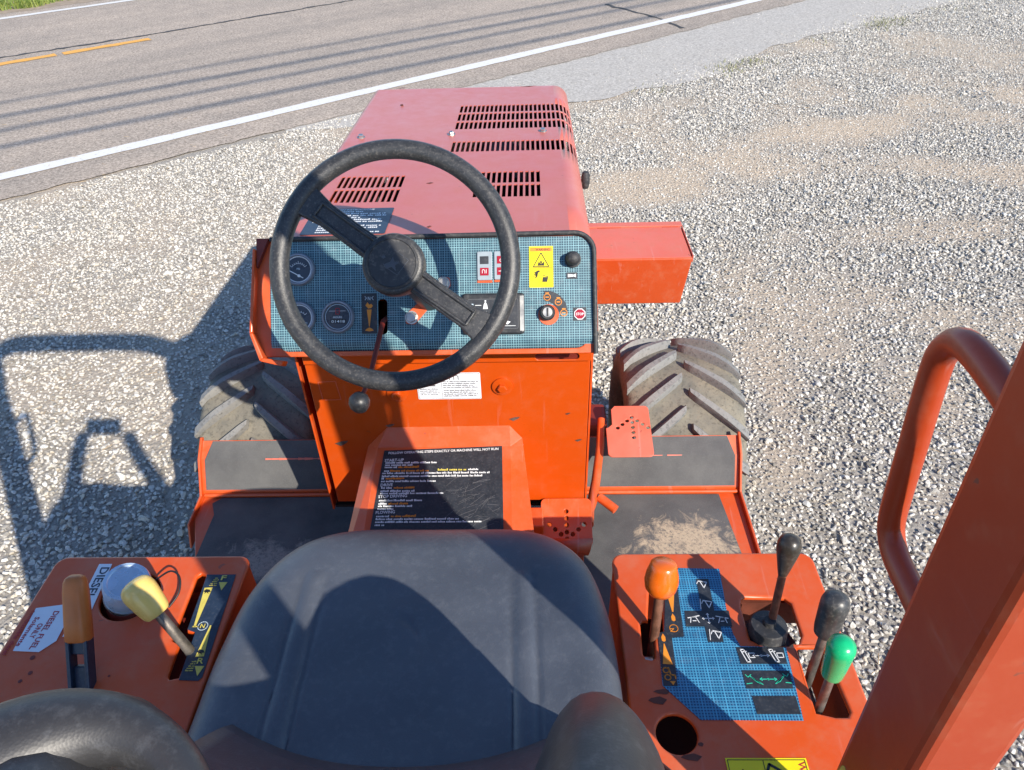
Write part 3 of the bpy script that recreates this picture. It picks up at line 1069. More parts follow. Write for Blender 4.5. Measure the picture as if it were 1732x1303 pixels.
# rubber hold-down latch on the right side
lt = MB().tube([(0.112, 1.72, 1.235), (0.128, 1.72, 1.238)], 0.007, 10)
lt.lathe([(.002, -.022), (.008, -.020), (.0105, -.008), (.0105, .010), (.007, .020), (.002, .022)], 14, Matrix.Translation((0.132, 1.72, 1.245)))
lt.build('hood_latch', m_rubber, T, smooth=40)

# side sheets and grille under the hood
W_SIDE = PM((0, 0, 0), (0, 1, 0), (0, 0, 1))
side = [(1.170, 1.172), (1.280, 1.314), (2.408, 1.262), (2.408, 0.62), (1.235, 0.62), (1.235, 1.16)]
for x in (-0.4925, 0.1195):
    if x > 0: side = [(1.170, 1.172), (1.240, 1.255), (2.408, 1.205), (2.408, 0.62), (1.235, 0.62), (1.235, 1.16)]
    else: side = [(1.170, 1.172), (1.275, 1.295), (2.408, 1.245), (2.408, 0.62), (1.235, 0.62), (1.235, 1.16)]
    sp = MB().poly(side, 0.004).build('side_panel', m_orange, T, Matrix.Translation((x, 0, 0)) @ W_SIDE)
g = MB()
for k in range(14):
    g.box(-0.47, 2.404, 0.66 + k * 0.04, 0.10, 2.410, 0.66 + k * 0.04 + 0.026)
g.build('grille', m_dkred, T)

# navy instruction sticker on the hood
hs = [(-0.4480, 1.4170), (-0.4400, 1.2910), (-0.2820, 1.2920), (-0.2800, 1.4210)]
hx0, hx1, hy0, hy1 = -0.446, -0.281, 0.008, 0.136
st = flatpart('sticker', rr(hx0, hy0, hx1, hy1, 0.003), 0.0004, m_navy, T, W_HOOD, 0.0008)
st['label'] = 'navy instruction sticker with white print on the hood'
rows = []
for k in range(11):
    y = hy1 - 0.021 - k * 0.0100
    rows.append((hx0 + (0.028 if k > 5 else 0.012), hx1 - (0.012 + 0.05 * ((k * 7) % 3 == 0)), y))
word_lines(rows, 0.0062, m_white, st, W_HOOD, 0.0013, 4)
lettering([('OPERATION INSTRUCTIONS', 0.0085, (hx0 + 0.02, hy1 - 0.0105), 'LEFT', 0, 0.105)], m_white, st, up_at(W_HOOD, 0.0013), 'heading')

# ------------------------------------------------------------------ dash
W_DASH = PM((0, 1.142, 1.147), (1, 0, 0), (0, 0.612, 0.791))
DL, DR, DT = -0.4985, 0.1145, 0.2165
DB = 0.026
# orange shell around it
sur = [(-0.520, -0.004), (-0.531, 0.045), (-0.523, 0.200), (-0.518, 0.2215), (0.082, 0.2245)] + circ(0.082, 0.1835, 0.041, 8, 90, 0) + [(0.123, -0.004)]
inner = rr(DL + 0.012, DB - 0.02, DR - 0.012, DT - 0.012, 0.02)
plate('dash_frame', sur, 0.010, m_orange, T, up_at(W_DASH, -0.014), [inner], 0.002)
# raised left flange with folded foot
fl = MB()
for P in ([(-0.534, 0.040), (-0.526, 0.200), (-0.521, 0.200), (-0.528, 0.042)], [(-0.534, 0.040), (-0.528, 0.042), (-0.508, -0.006), (-0.515, -0.012)], [(-0.515, -0.012), (-0.508, -0.006), (-0.470, -0.012), (-0.474, -0.022)]):
    fl.poly(P, 0.030)
fl.build('dash_flange', m_orange, T, up_at(W_DASH, -0.012), bevel=0.002)
flatpart('corner_gusset', [(-0.521, 0.2205), (-0.521, 0.165), (-0.498, 0.2205)], 0.012, m_dkred, T, W_DASH, -0.002)
# dark rubber edge trim between hood and dash
tr = MB().tube([Vector((-0.497, 0.2195, 0.004)), Vector((-0.2, 0.2205, 0.004)), Vector((0.080, 0.2225, 0.004))] + [Vector((p[0], p[1], 0.004)) for p in circ(0.080, 0.1855, 0.037, 8, 80, 0)] + [Vector((0.1175, 0.08, 0.004)), Vector((0.1180, -0.006, 0.002))], 0.0045, 8)
tr.build('edge_trim', m_rubber, T, W_DASH, smooth=60)

slot_t = rr((-0.2930, 0.0364)[0], (-0.2930, 0.0364)[1], (-0.2750, 0.1034)[0], (-0.2750, 0.1034)[1], 0.0075)
outline = [(DL, DB), (DR, DB), (DR, DT - 0.034)] + circ(DR - 0.034, DT - 0.034, 0.034, 8, 0, 90)[1:] + [(DL + 0.012, DT - 0.001), (DL, DT - 0.012)]
panel = plate('dash_panel', outline, 0.004, m_dashgrid, T, up_at(W_DASH, -0.004), [slot_t], 0.0)
panel['label'] = 'blue cross-hatched instrument panel'
# lower roll of the panel
lv, lf = [], []
for q in range(7):
    t = q / 6
    v_ = DB * (1 - t) - 0.002 * t
    z_ = -0.022 * t ** 2.2
    lv += [(DL, v_, z_), (DR, v_, z_)]
for q in range(6): lf.append((2 * q, 2 * q + 2, 2 * q + 3, 2 * q + 1))
mk('panel_roll', lv, lf, m_dashgrid, panel, W_DASH, smooth=60)


m_bezel = plain('gauge_bezel', (0.26, 0.28, 0.32), 0.35, 0.4, 0.2, 40)


def gauge(c, kind):
    Wg = up_at(W_DASH @ Matrix.Translation((c[0], c[1], 0)), 0.0005)
    e = empty('gauge', Wg.to_translation(), T)
    MB().lathe([(0.0315, 0), (0.0315, 0.004), (0.029, 0.0085), (0.0265, 0.0085), (0.0258, 0.004)], 32).build('bezel', m_bezel, e, Wg, smooth=40)
    MB().lathe([(0.0262, 0.001), (0.0262, 0.0042)], 32).build('dial', m_dial, e, Wg)
    if kind != 'hours':
        ring = MB()
        ring.line(circ(0, 0, 0.0242, 30), 0.0019, 0.0003, True)
        ring.build('ring', m_white, e, up_at(Wg, 0.0044))
        tk = MB()
        a0, a1, n = (35, 145, 9) if kind == 'temp' else (40, 140, 7)
        tk.line(circ(0, -0.004, 0.0150, 12, a0, a1), 0.0007, 0.0003)
        for k in range(n):
            a = math.radians(a0 + (a1 - a0) * k / (n - 1))
            l = 0.0045 if k % 4 == 0 else 0.0025
            tk.line([(0.0150 * math.cos(a), -0.004 + 0.0150 * math.sin(a)), ((0.0150 + l) * math.cos(a), -0.004 + (0.0150 + l) * math.sin(a))], 0.0008, 0.0003)
        tk.build('scale', m_white, e, up_at(Wg, 0.0044))
        nd_ = MB()
        if kind == 'temp':
            nd_.line([(-0.0195, -0.001), (0.009, -0.0165)], 0.0016, 0.0008)
            nd_.lathe([(0.0028, 0), (0.0028, 0.0016)], 12, Matrix.Translation((0.0015, -0.0125, 0)))
        else:
            nd_.line([(-0.002, -0.015), (0.012, -0.019)], 0.0016, 0.0008)
        nd_.build('needle', m_white, e, up_at(Wg, 0.0050))
        lettering([('PSI', 0.0055, (0, -0.0215 if kind != 'temp' else -0.001), 'CENTER', 0, None)] if kind == 'temp' else [('VOLTS', 0.0048, (0.009, -0.012), 'CENTER', 0, None)], m_paleblue, e, up_at(Wg, 0.0044))
    else:
        MB().line(circ(0, 0, 0.0235, 30), 0.0012, 0.0003, True).build('ring', m_paleblue, e, up_at(Wg, 0.0044))
        MB().line([(-0.016, 0.011), (0.015, 0.011)], 0.0007, 0.0003).build('scale', m_white, e, up_at(Wg, 0.0044))
        stroke('mark', [rr(-0.0035, 0.005, 0.0035, 0.016, 0.001), [(-0.0035, 0.0105), (0.0035, 0.0105)]], 0.0012, m_redprint, e, Wg, 0.0047, True)
        win = flatpart('counter_window', rr(-0.014, -0.0125, 0.016, -0.0045, 0.001), 0.0004, m_kprint, e, Wg, 0.0044)
        lettering([('HOURS', 0.0052, (0, -0.0025), 'CENTER', 0, None), ('01418', 0.0070, (0.001, -0.0112), 'CENTER', 0, 0.026)], m_white, e, up_at(Wg, 0.0050))
    return e


gauge((-0.4430, 0.1618), 'temp')['label'] = 'pressure gauge in the upper left of the dash'
gauge((-0.4430, 0.0698), 'volt')['label'] = 'lower left gauge half hidden by the steering wheel'
gauge((-0.3690, 0.0706), 'hours')['label'] = 'hour meter with a row of counter digits'

# throttle decal: hare above, tortoise below
a, b_ = (-0.3240, 0.0378), (-0.2950, 0.1148)
td = flatpart('throttle_decal', rr(a[0], a[1], b_[0], b_[1], 0.0015), 0.0004, m_charcoal, T, W_DASH, 0.0006)
cxd = (a[0] + b_[0]) / 2
mb = MB()
mb.poly([(cxd - 0.0045, a[1] + 0.046), (cxd + 0.0045, a[1] + 0.046), (cxd + 0.0008, a[1] + 0.014), (cxd - 0.0008, a[1] + 0.014)], 0.0003)
mb.poly([(cxd - .008, a[1] + .006), (cxd - .006, a[1] + .009), (cxd, a[1] + .012), (cxd + .006, a[1] + .009), (cxd + .008, a[1] + .006), (cxd, a[1] + .0045)], 0.0003)
mb.poly([(cxd - .007, a[1] + .054), (cxd - .002, a[1] + .048), (cxd + .004, a[1] + .049), (cxd + .007, a[1] + .053), (cxd + .004, a[1] + .057), (cxd, a[1] + .055), (cxd - .003, a[1] + .060)], 0.0003)
mb.build('symbol', m_oprint, td, up_at(W_DASH, 0.0011))
stroke('choke_mark', [[(cxd - .008, a[1] + .071), (cxd - .005, a[1] + .068), (cxd - .008, a[1] + .064)], [(cxd + .008, a[1] + .071), (cxd + .005, a[1] + .068), (cxd + .008, a[1] + .064)], [(cxd - .002, a[1] + .064), (cxd - .002, a[1] + .070), (cxd + .002, a[1] + .064), (cxd + .002, a[1] + .070)]], 0.0009, m_paleblue, td, W_DASH, 0.0011)

# throttle lever through its slot
def on_dash(p, h=0.0): return up_at(W_DASH, h) @ Vector((p[0], p[1], 0))


tl = empty('throttle_lever', on_dash((-0.2810, 0.0598), -0.03), T)
p0, p1, p2 = on_dash((-0.2820, 0.0706), -0.03), on_dash((-0.2810, 0.0598), 0.012), on_dash((-0.2940, -0.0470), 0.075)
k1 = on_dash((-0.3010, -0.0898), 0.125)
arm = MB().tube([p0, p1, (p1 + p2) / 2, p2, k1], [0.005, 0.005, 0.0048, 0.0045, 0.004], 10)
arm.build('lever_arm', m_dkred, tl, smooth=50)
MB().lathe([(.004, -.018), (.012, -.015), (.0175, -.006), (.0185, .002), (.0165, .010), (.010, .0165), (.002, .019)], 20, Matrix.Translation(k1)).build('lever_knob', m_black, tl, smooth=50)
flatpart('lever_shroud', [(-0.232, .03), (-0.2215, .03), (-0.2215, .072), (-0.229, .07)], 0.003, m_orange, tl, W_DASH, -0.006)

# steering column bracket with two bolts
cb = (-0.1960, 0.0998)
b1, b2 = (-0.1670, 0.1304), (-0.2280, 0.0670)
br = MB()
d = (Vector(b1) - Vector(b2)).normalized(); nn = Vector((-d.y, d.x))
L = [Vector(b1) + d * .016, Vector(b1) + nn * .013 + d * .006, Vector(cb) + nn * .010, Vector(b2) + nn * .013 - d * .006, Vector(b2) - d * .016, Vector(b2) - nn * .013 - d * .006, Vector(cb) - nn * .011 - d * 0.006, Vector(cb) - nn * .011 + d * 0.008, Vector(b1) - nn * .013 + d * .006]
bk = br.poly([tuple(p) for p in L], 0.005).build('column_bracket', m_orange, T, up_at(W_DASH, 0.0008), bevel=0.002)
for p in (b1, b2):
    bolt('bolt', on_dash(p, 0.006), W_DASH.to_3x3() @ Vector((0, 0, 1)), 0.0105, 0.009, m_steel, bk, 0.0125, 0.4)

# warning lamps
for j, (pa, pb) in enumerate((((-0.1030, 0.1354), (-0.0750, 0.1896)), ((-0.0710, 0.1362), (-0.0430, 0.1896)))):
    e = MB().poly(rr(pa[0], pa[1], pb[0], pb[1], 0.0025), 0.004).build('warning_lamp', m_lamp, T, up_at(W_DASH, 0.0005), bevel=0.001)
    flatpart('lamp_base', [(pa[0], pa[1] - 0.0045), (pb[0], pa[1] - 0.0045), (pb[0], pa[1] - 0.0004), (pa[0], pa[1] - 0.0004)], 0.002, m_orange, e, W_DASH, 0.0006)
    w_ = pb[0] - pa[0]; h_ = pb[1] - pa[1]
    for i, (v0, mt) in enumerate(((0.56, m_charcoal if j == 0 else m_lampred), (0.16, m_lampred))):
        x0, y0 = pa[0] + w_ * 0.19, pa[1] + h_ * v0
        flatpart('lamp_window', rr(x0, y0, x0 + w_ * .58, y0 + h_ * .27, 0.0008), 0.0008, mt, e, W_DASH, 0.0045)
        if not (i == 0 and j == 0):
            cx_, cy_ = x0 + w_ * .29, y0 + h_ * .135
            shapes = [[(cx_ - .004, cy_ - .003), (cx_ - .004, cy_ + .003), (cx_ - .001, cy_ + .004), (cx_ + .001, cy_ + .001), (cx_ + .001, cy_ - .003)], [(cx_ + .0035, cy_ - .003), (cx_ + .0035, cy_ + .004)]] if i == 1 and j == 0 else \
                ([circ(cx_, cy_ - .001, .0028, 8), [(cx_, cy_ + .001), (cx_ + .003, cy_ + .0045)]] if i == 0 else [[(cx_ - .005, cy_), (cx_ - .001, cy_)], circ(cx_ + .001, cy_, .0025, 8)])
            stroke('lamp_symbol', shapes, 0.0009, m_white, e, W_DASH, 0.0055)

# seat-switch module
pa, pb = (-0.1320, 0.0328), (-0.0150, 0.1104)
md_ = MB().poly(rr(pa[0], pa[1], pb[0], pb[1], 0.006), 0.010).build('control_module', m_black, T, up_at(W_DASH, 0.0005), bevel=0.004, seg=3)
fa, fb = (-0.1220, 0.0420), (-0.0260, 0.0998)
flatpart('module_face', rr(fa[0], fa[1], fb[0], fb[1], 0.003), 0.0006, m_charcoal, md_, W_DASH, 0.0108)
stroke('face_border', [rr(fa[0] + .001, fa[1] + .001, fb[0] - .001, fb[1] - .001, 0.003)], 0.0007, m_greyprint, md_, W_DASH, 0.0116, True)
flatpart('worn_edge', [(pb[0] - .0085, pa[1] + .006), (pb[0] - .001, pa[1] + .006), (pb[0] - .001, pb[1] - .006), (pb[0] - .0085, pb[1] - .006)], 0.0004, m_steel, md_, W_DASH, 0.0107)
u0, v1 = fa[0], fb[1]
mb = MB()
for k in range(3):
    v_ = v1 - 0.0125 - k * 0.0115
    mb.line([(u0 + .015, v_), (u0 + (.026 if k != 1 else .036), v_)], 0.0010, 0.0003)
mb.poly([(u0 + .034, v1 - .0055), (u0 + .037, v1 - .011), (u0 + .0385, v1 - .0195), (u0 + .0295, v1 - .0195), (u0 + .031, v1 - .011)], 0.0003)
mb.lathe([(.0016, 0), (.0016, .0003)], 10, Matrix.Translation((u0 + .034, v1 - .0045, 0)))
mb.poly([(u0 + .068, v1 - .046), (u0 + .075, v1 - .049), (u0 + .081, v1 - .044), (u0 + .074, v1 - .042)], 0.0003)
mb.line([(u0 + .066, v1 - .0515), (u0 + .090, v1 - .0515)], 0.0009, 0.0003)
mb.build('symbol', m_white, md_, up_at(W_DASH, 0.0116))
mb = MB()
for k in range(3): mb.poly(rr(u0 + .0065, v1 - .0155 - k * .0115, u0 + .0115, v1 - .0095 - k * .0115, .0006), 0.0003)
mb.build('indicator', m_paleblue, md_, up_at(W_DASH, 0.0116))
stroke('key_symbol', [circ(u0 + .073, v1 - .0255, .003, 10), [(u0 + .076, v1 - .0235), (u0 + .085, v1 - .0185)], [(u0 + .081, v1 - .024), (u0 + .083, v1 - .0195)]], 0.0013, m_oprint, md_, W_DASH, 0.0117)

# yellow warning decal
pa, pb = (-0.0050, 0.1204), (0.0400, 0.1982)
yw = flatpart('warning_decal', rr(pa[0], pa[1], pb[0], pb[1], 0.001), 0.0004, m_yellow, T, W_DASH, 0.0007)
yw['label'] = 'yellow warning decal with black triangle on the dash'
flatpart('header_band', [(pa[0] + .002, pb[1] - .010), (pb[0] - .002, pb[1] - .010), (pb[0] - .002, pb[1] - .0025), (pa[0] + .002, pb[1] - .0025)], 0.0002, m_oprint, yw, W_DASH, 0.0012)
lettering([('WARNING', 0.0066, (pa[0] + .0125, pb[1] - .0087), 'LEFT', 0, 0.0265)], m_kprint, yw, up_at(W_DASH, 0.0016))
cx_ = (pa[0] + pb[0]) / 2
mb = MB()
ty = pb[1] - .0385
mb.line([(cx_ - .0145, ty), (cx_ + .0145, ty), (cx_, ty + .026)], 0.0014, 0.0003, True)
mb.line([(cx_ - .006, ty + .002), (cx_ - .004, ty + .008), (cx_ - .002, ty + .004), (cx_, ty + .011), (cx_ + .002, ty + .004), (cx_ + .005, ty + .008), (cx_ + .005, ty + .002)], 0.0013, 0.0003)
mb.poly([(cx_ - .006, ty + .0018), (cx_ + .006, ty + .0018), (cx_ + .004, ty + .0048), (cx_ - .004, ty + .0048)], 0.0003)
mb.line([(pa[0] + .001, ty - .002), (pb[0] - .001, ty - .002)], 0.0007, 0.0003)
q = (cx_ - .008, ty - .016)
mb.poly([(q[0] - .003, q[1] + .006), (q[0] + .002, q[1] + .009), (q[0] + .007, q[1] + .008), (q[0] + .002, q[1] + .004), (q[0], q[1] - .006)], 0.0003)
for a_ in (160, 200, 240, 130): mb.line([q, (q[0] + .007 * math.cos(math.radians(a_)), q[1] + .007 * math.sin(math.radians(a_)))], 0.0012, 0.0003)
q = (cx_ + .008, ty - .025)
mb.poly([(q[0] - .005, q[1] + .005), (q[0] + .005, q[1] + .005), (q[0] + .003, q[1] - .004), (q[0] - .006, q[1] - .004)], 0.0003)
mb.line([(q[0] - .004, q[1] + .008), (q[0] + .005, q[1] + .006)], 0.0012, 0.0003)
mb.build('pictogram', m_kprint, yw, up_at(W_DASH, 0.0017))

# horn button, ignition switch, stop decal
hb = (0.0770, 0.1718)
Wn = W_DASH @ Matrix.Translation((hb[0], hb[1], 0.0005))
he = MB().lathe([(0.0155, 0), (0.0155, 0.004), (0.0125, 0.006), (0.0125, 0.010)], 24).build('horn_button', m_rubber, T, Wn, smooth=40)
MB().lathe([(0.0128, 0.010), (0.0132, 0.016), (0.0120, 0.022), (0.0085, 0.026), (0.003, 0.028)], 24).build('button_cap', m_rubber, he, Wn, smooth=60)
hi_ = (0.0750, 0.1418)
hd = flatpart('horn_decal', rr(hi_[0] - .010, hi_[1] - .006, hi_[0] + .010, hi_[1] + .006, .001), 0.0004, m_charcoal, T, W_DASH, 0.0006)
MB().poly([(hi_[0] - .0075, hi_[1] + .003), (hi_[0] + .004, hi_[1] + .0015), (hi_[0] + .0075, hi_[1] + .0035), (hi_[0] + .0075, hi_[1] - .0035), (hi_[0] + .004, hi_[1] - .0015), (hi_[0] - .0075, hi_[1] - .003)], .0003).build('symbol', m_white, hd, up_at(W_DASH, 0.0011))
ig = (0.0280, 0.0720)
Wn = W_DASH @ Matrix.Translation((ig[0], ig[1], 0.0005))
MB().lathe([(0.0195, 0), (0.0195, 0.0012)], 28, Matrix.Translation((0.0022, -0.003, 0))).build('switch_backing', m_orange, T, Wn)
ie = MB().lathe([(0.0145, 0.001), (0.0145, 0.012), (0.012, 0.016), (0.0095, 0.016)], 28).build('ignition_switch', m_black, T, Wn, smooth=40)
MB().lathe([(0.0090, 0.014), (0.0090, 0.0185)], 20).build('key_barrel', m_steel, ie, Wn)
MB().box(-0.0015, -0.008, 0.0186, 0.0015, 0.008, 0.0198).build('keyhole', m_kprint, ie, Wn)
arc = circ(ig[0] - .002, ig[1] + .002, 0.040, 12, 0, 95) + circ(ig[0] - .002, ig[1] + .002, 0.020, 12, 95, 0)
ad = flatpart('switch_decal', arc, 0.0004, m_charcoal, T, W_DASH, 0.0006)
mb = MB()
for p in ((0.0280, 0.1020), (0.0490, 0.0926), (0.0590, 0.0720)):
    mb.line(circ(p[0], p[1], .0062, 12), .0013, .0003, True)
    mb.line([(p[0] - .003, p[1]), (p[0] + .003, p[1])], .0018, .0003)
    mb.line([(p[0] - .003, p[1] + .0078), (p[0] + .003, p[1] + .0078)], .0016, .0003)
mb.build('symbol', m_oprint, ad, up_at(W_DASH, 0.0011))
sp_ = (0.0890, 0.0692)
sd_ = flatpart('stop_decal', rr(sp_[0] - .0125, sp_[1] - .0125, sp_[0] + .0125, sp_[1] + .0125, .001), 0.0004, m_charcoal, T, W_DASH, 0.0006)
sd_['label'] = 'small red octagonal stop decal at the right end of the dash'
oct_ = [(sp_[0] + .0112 * math.cos(math.radians(22.5 + 45 * k)), sp_[1] + .0112 * math.sin(math.radians(22.5 + 45 * k))) for k in range(8)]
flatpart('octagon', oct_, 0.0003, m_white, sd_, W_DASH, 0.0011)
oct2 = [(sp_[0] + (x - sp_[0]) * .86, sp_[1] + (y - sp_[1]) * .86) for x, y in oct_]
flatpart('red_octagon', oct2, 0.0003, m_lampred, sd_, W_DASH, 0.0016)
lettering([('STOP', 0.0068, (sp_[0], sp_[1] - .0023), 'CENTER', 0, 0.0145)], m_white, sd_, up_at(W_DASH, 0.0021))

# ------------------------------------------------------------------ steering wheel
WC = Vector((-0.2206, 1.0545, 1.3815))
colbase = on_dash(cb, 0.0)
W_SW = PM(WC, (1, 0, 0), (0, 0.612, 0.791))
sw = empty('steering_wheel', WC, T)
R0, r0 = 0.1870, 0.0150
rv, rf = [], []
NR, NT = 96, 16
for i in range(NR):
    a = 2 * math.pi * i / NR
    for j in range(NT):
        b2_ = 2 * math.pi * j / NT
        rad = r0 * (1.0 + 0.05 * math.cos(2 * b2_)) * (0.985 if (i % 4 == 0 and math.sin(b2_) < -0.5) else 1.0)
        rr_ = R0 + rad * math.cos(b2_)
        rv.append((rr_ * math.cos(a), rr_ * math.sin(a), rad * 1.08 * math.sin(b2_)))
for i in range(NR):
    for j in range(NT):
        rf.append((i * NT + j, ((i + 1) % NR) * NT + j, ((i + 1) % NR) * NT + (j + 1) % NT, i * NT + (j + 1) % NT))
mk('rim', rv, rf, m_wheelrim, sw, W_SW, smooth=80)
for ang in (143.0, -36.0):
    Ws = W_SW @ Matrix.Rotation(math.radians(ang), 4, 'Z')
    sb = MB()
    v = []
    st_ = [(0.035, 0.021, -0.030, 0.004), (0.09, 0.0195, -0.024, 0.006), (0.14, 0.020, -0.014, 0.008), (0.178, 0.027, -0.009, 0.009)]
    for (x, hw, z0, z1) in st_:
        v += [(x, -hw, z0), (x, hw, z0), (x, hw, z1), (x, -hw, z1)]
    f = [(0, 1, 2, 3), tuple(range(12, 16))[::-1]]
    for k in range(3):
        for j in range(4): f.append((4 * k + j, 4 * k + 4 + j, 4 * k + 4 + (j + 1) % 4, 4 * k + (j + 1) % 4))
    sb.add(v, f)
    sb.build('spoke', m_wheelrim, sw, Ws, bevel=0.004, seg=3)
    # recessed channel bars down the spoke
    ch = MB()
    for s in (-1, 1):
        ch.tube([(0.048, s * 0.0135, 0.0065), (0.09, s * 0.0125, 0.0075), (0.15, s * 0.0125, 0.0095)], 0.0030, 8)
    ch.tube([(0.15, -0.0125, 0.0095), (0.15, 0.0125, 0.0095)], 0.0030, 8)
    ch.build('spoke_rib', m_wheelrim, sw, Ws, smooth=60)
Wh = W_SW
MB().lathe([(0.024, -0.075), (0.030, -0.06), (0.046, -0.035), (0.050, -0.010), (0.050, 0.010), (0.047, 0.016), (0.042, 0.0175)], 40).build('hub', m_wheelrim, sw, Wh, smooth=50)
MB().lathe([(0.0415, 0.016), (0.0415, 0.0215), (0.0385, 0.0235), (0.0375, 0.0215), (0.001, 0.0212)], 40).build('hub_cap', m_rubber, sw, Wh, smooth=40)
m_emblem = plain('embossed_emblem', (0.06, 0.065, 0.075), 0.35)
em = MB()
em.line([(0.004, 0.021), (0.026, 0.004), (0.008, -0.019), (-0.008, -0.008)], 0.0012, 0.0007)
em.poly([(-0.014, -0.002), (-0.003, 0.002), (0.002, 0.010), (0.004, 0.002), (0.012, 0.001), (0.005, -0.004), (0.006, -0.013), (-0.001, -0.006), (-0.009, -0.009)], 0.0009)
em.poly([(-0.017, 0.010), (-0.012, 0.013), (-0.010, 0.009), (-0.014, 0.007)], 0.0009)
em.build('emblem', m_emblem, sw, up_at(Wh, 0.0213), bevel=0.0004)
cd = (WC - colbase).normalized()
MB().tube([colbase - cd * 0.05, WC - cd * 0.05], 0.020, 20).build('steering_column', m_black, T, smooth=50)

# ------------------------------------------------------------------ cowl below the dash
CY = 1.222
W_COWL = PM((0, CY, 0), (1, 0, 0), (0, 0, 1))
CL, CR_, CB, CT = -0.4705, 0.1165, 0.66, 1.085
cowl = plate('cowl', [(CL, CB), (CR_, CB), (CR_, CT), (CL, CT)], 0.005, m_cowl, T, up_at(W_COWL, -0.005), [], 0.0015)
for xq in (CL, CR_ - 0.004): MB().box(xq, CY, CB, xq + 0.004, CY + 0.35, CT).build('cowl_side', m_orange, T, Matrix.Translation((0, 0.006, 0)))
ov = (0.0040, 1.0840), (0.0930, 1.0840)
oval = rr(ov[0][0], ov[0][1] - 0.008, ov[1][0], ov[0][1] + 0.008, 0.0078)
lip = plate('cowl_lip', [(CL + 0.002, 1.072), (CR_ + 0.001, 1.0725), (CR_ + 0.001, 1.135), (CL + 0.002, 1.135)], 0.004, m_cowl, T, up_at(W_COWL, 0.006), [oval], 0.0012)
flatpart('slot_cover', [(oval[0][0] - .1, 1.073), (oval[0][0] + .003, 1.073), (oval[0][0] + .003, 1.11), (oval[0][0] - .1, 1.11)], 0.001, m_dkred, lip, W_COWL, 0.0045)
bp_ = (-0.0650, 1.0040)
cbolt = MB().lathe([(0.0215, 0), (0.0215, 0.004), (0.017, 0.005), (0.0125, 0.005)], 28).build('cowl_bolt', m_cowl, T, up_at(W_COWL @ Matrix.Translation((bp_[0], bp_[1], 0)), 0.0003), smooth=40)
MB().lathe([(0.010, 0.004), (0.010, 0.0125), (0.0085, 0.014)], 6).build('bolt_head', m_cowl, cbolt, up_at(W_COWL @ Matrix.Translation((bp_[0], bp_[1], 0)), 0.0003))
bp2 = (-0.2880, 0.9880)
MB().lathe([(0.0215, 0), (0.0215, 0.004), (0.017, 0.005), (0.0105, 0.005), (0.010, 0.012), (0.008, 0.0135)], 28).build('cowl_bolt', m_cowl, T, up_at(W_COWL @ Matrix.Translation((bp2[0], bp2[1], 0)), 0.0003), smooth=40)
pa, pb = (-0.2440, 0.9720), (-0.1100, 1.0400)
pa = (pa[0], pa[1] - .001)
cdl = flatpart('caution_decal', rr(pa[0], pa[1], pb[0], pb[1] + 0.0005, .003), .0004, m_sticker, T, W_COWL, 0.0006)
cdl['label'] = 'white caution label with fine print on the orange cowl'
u_div = pa[0] + 0.052
stroke('border', [rr(pa[0] + .002, pa[1] + .002, pb[0] - .002, pb[1] - .0015, .002), [(u_div, pa[1] + .002), (u_div, pb[1] - .002)]], .0006, m_greyprint, cdl, W_COWL, .0011)
tri = MB().poly([(u_div - .034, pb[1] - .034), (u_div - .012, pb[1] - .034), (u_div - .023, pb[1] - .016)], .0003)
tri.build('triangle', m_greyprint, cdl, up_at(W_COWL, .0011))
bk_ = MB().line([(u_div + .018, pb[1] - .017), (u_div + .018, pb[1] - .008), (u_div + .0225, pb[1] - .006), (u_div + .027, pb[1] - .008), (u_div + .0315, pb[1] - .006), (u_div + .036, pb[1] - .008), (u_div + .036, pb[1] - .017)], .0018, .0003)
bk_.line([(u_div + .027, pb[1] - .008), (u_div + .027, pb[1] - .017)], .0018, .0003)
bk_.build('book_symbol', m_greyprint, cdl, up_at(W_COWL, .0011))
rows = [(u_div + .003, pb[0] - .006 - .005 * (k % 3), pb[1] - .0235 - k * .0050 - (0.003 if k > 3 else 0)) for k in range(8)] + [(pa[0] + .005, u_div - .006 - .004 * (k % 2), pb[1] - .0425 - k * .0050) for k in range(4)]
word_lines([r for r in rows if r[2] > pa[1] + .003], .0030, m_greyprint, cdl, W_COWL, .0011, 8)
# ghost rectangle scratched in the left of the cowl, paint knocks
g0, g1 = (-0.4490, 0.9730), (-0.4120, 1.0200)
stroke('scratch', [[(g0[0], g0[1]), (g0[0] - .002, g1[1]), (g1[0] - .002, g1[1] + .002), (g1[0] + .002, g0[1]), (g0[0] + .004, g0[1] - .001)]], .0012, m_box, cowl, W_COWL, .0004)
for (p, w_) in (((-0.4300, 0.8470), .016), ((0.0730, 0.9260), .006), ((-0.0420, 0.9130), .012), ((0.0980, 0.8490), .008), ((-0.3150, 0.8980), .01)):
    flatpart('paint_chip', [(p[0] - w_, p[1]), (p[0] - w_ * .2, p[1] - w_ * .45), (p[0] + w_ * .7, p[1] + w_ * .1), (p[0] + w_, p[1] + w_ * .5), (p[0], p[1] + w_ * .4)], .0003, m_greyrod, cowl, W_COWL, .0004)

# ------------------------------------------------------------------ sloping operating-instruction housing in front of the seat
IV_ = Vector((0, 0.2, 0.075)).normalized()
W_INS = PM((0, 1.19, 0.855), (1, 0, 0), IV_)
hb_ = MB()
# upper chamfer, main slope, side flanges
u0, u1 = -0.352, -0.022
hv_ = [(u0, -.40, 0), (u1 + .03, -.40, 0), (u1, .0, 0), (u0, .0, 0)]
fold = [Vector((u0 + 0.005, 0.002, 0)), Vector((u1, 0.002, 0)), Vector((u1 - 0.012, 0.026, 0.022)), Vector((u0 + 0.022, 0.026, 0.022))]
Wi = W_INS


def iw(u, v_, h=0): return Wi @ Vector((u, v_, h))


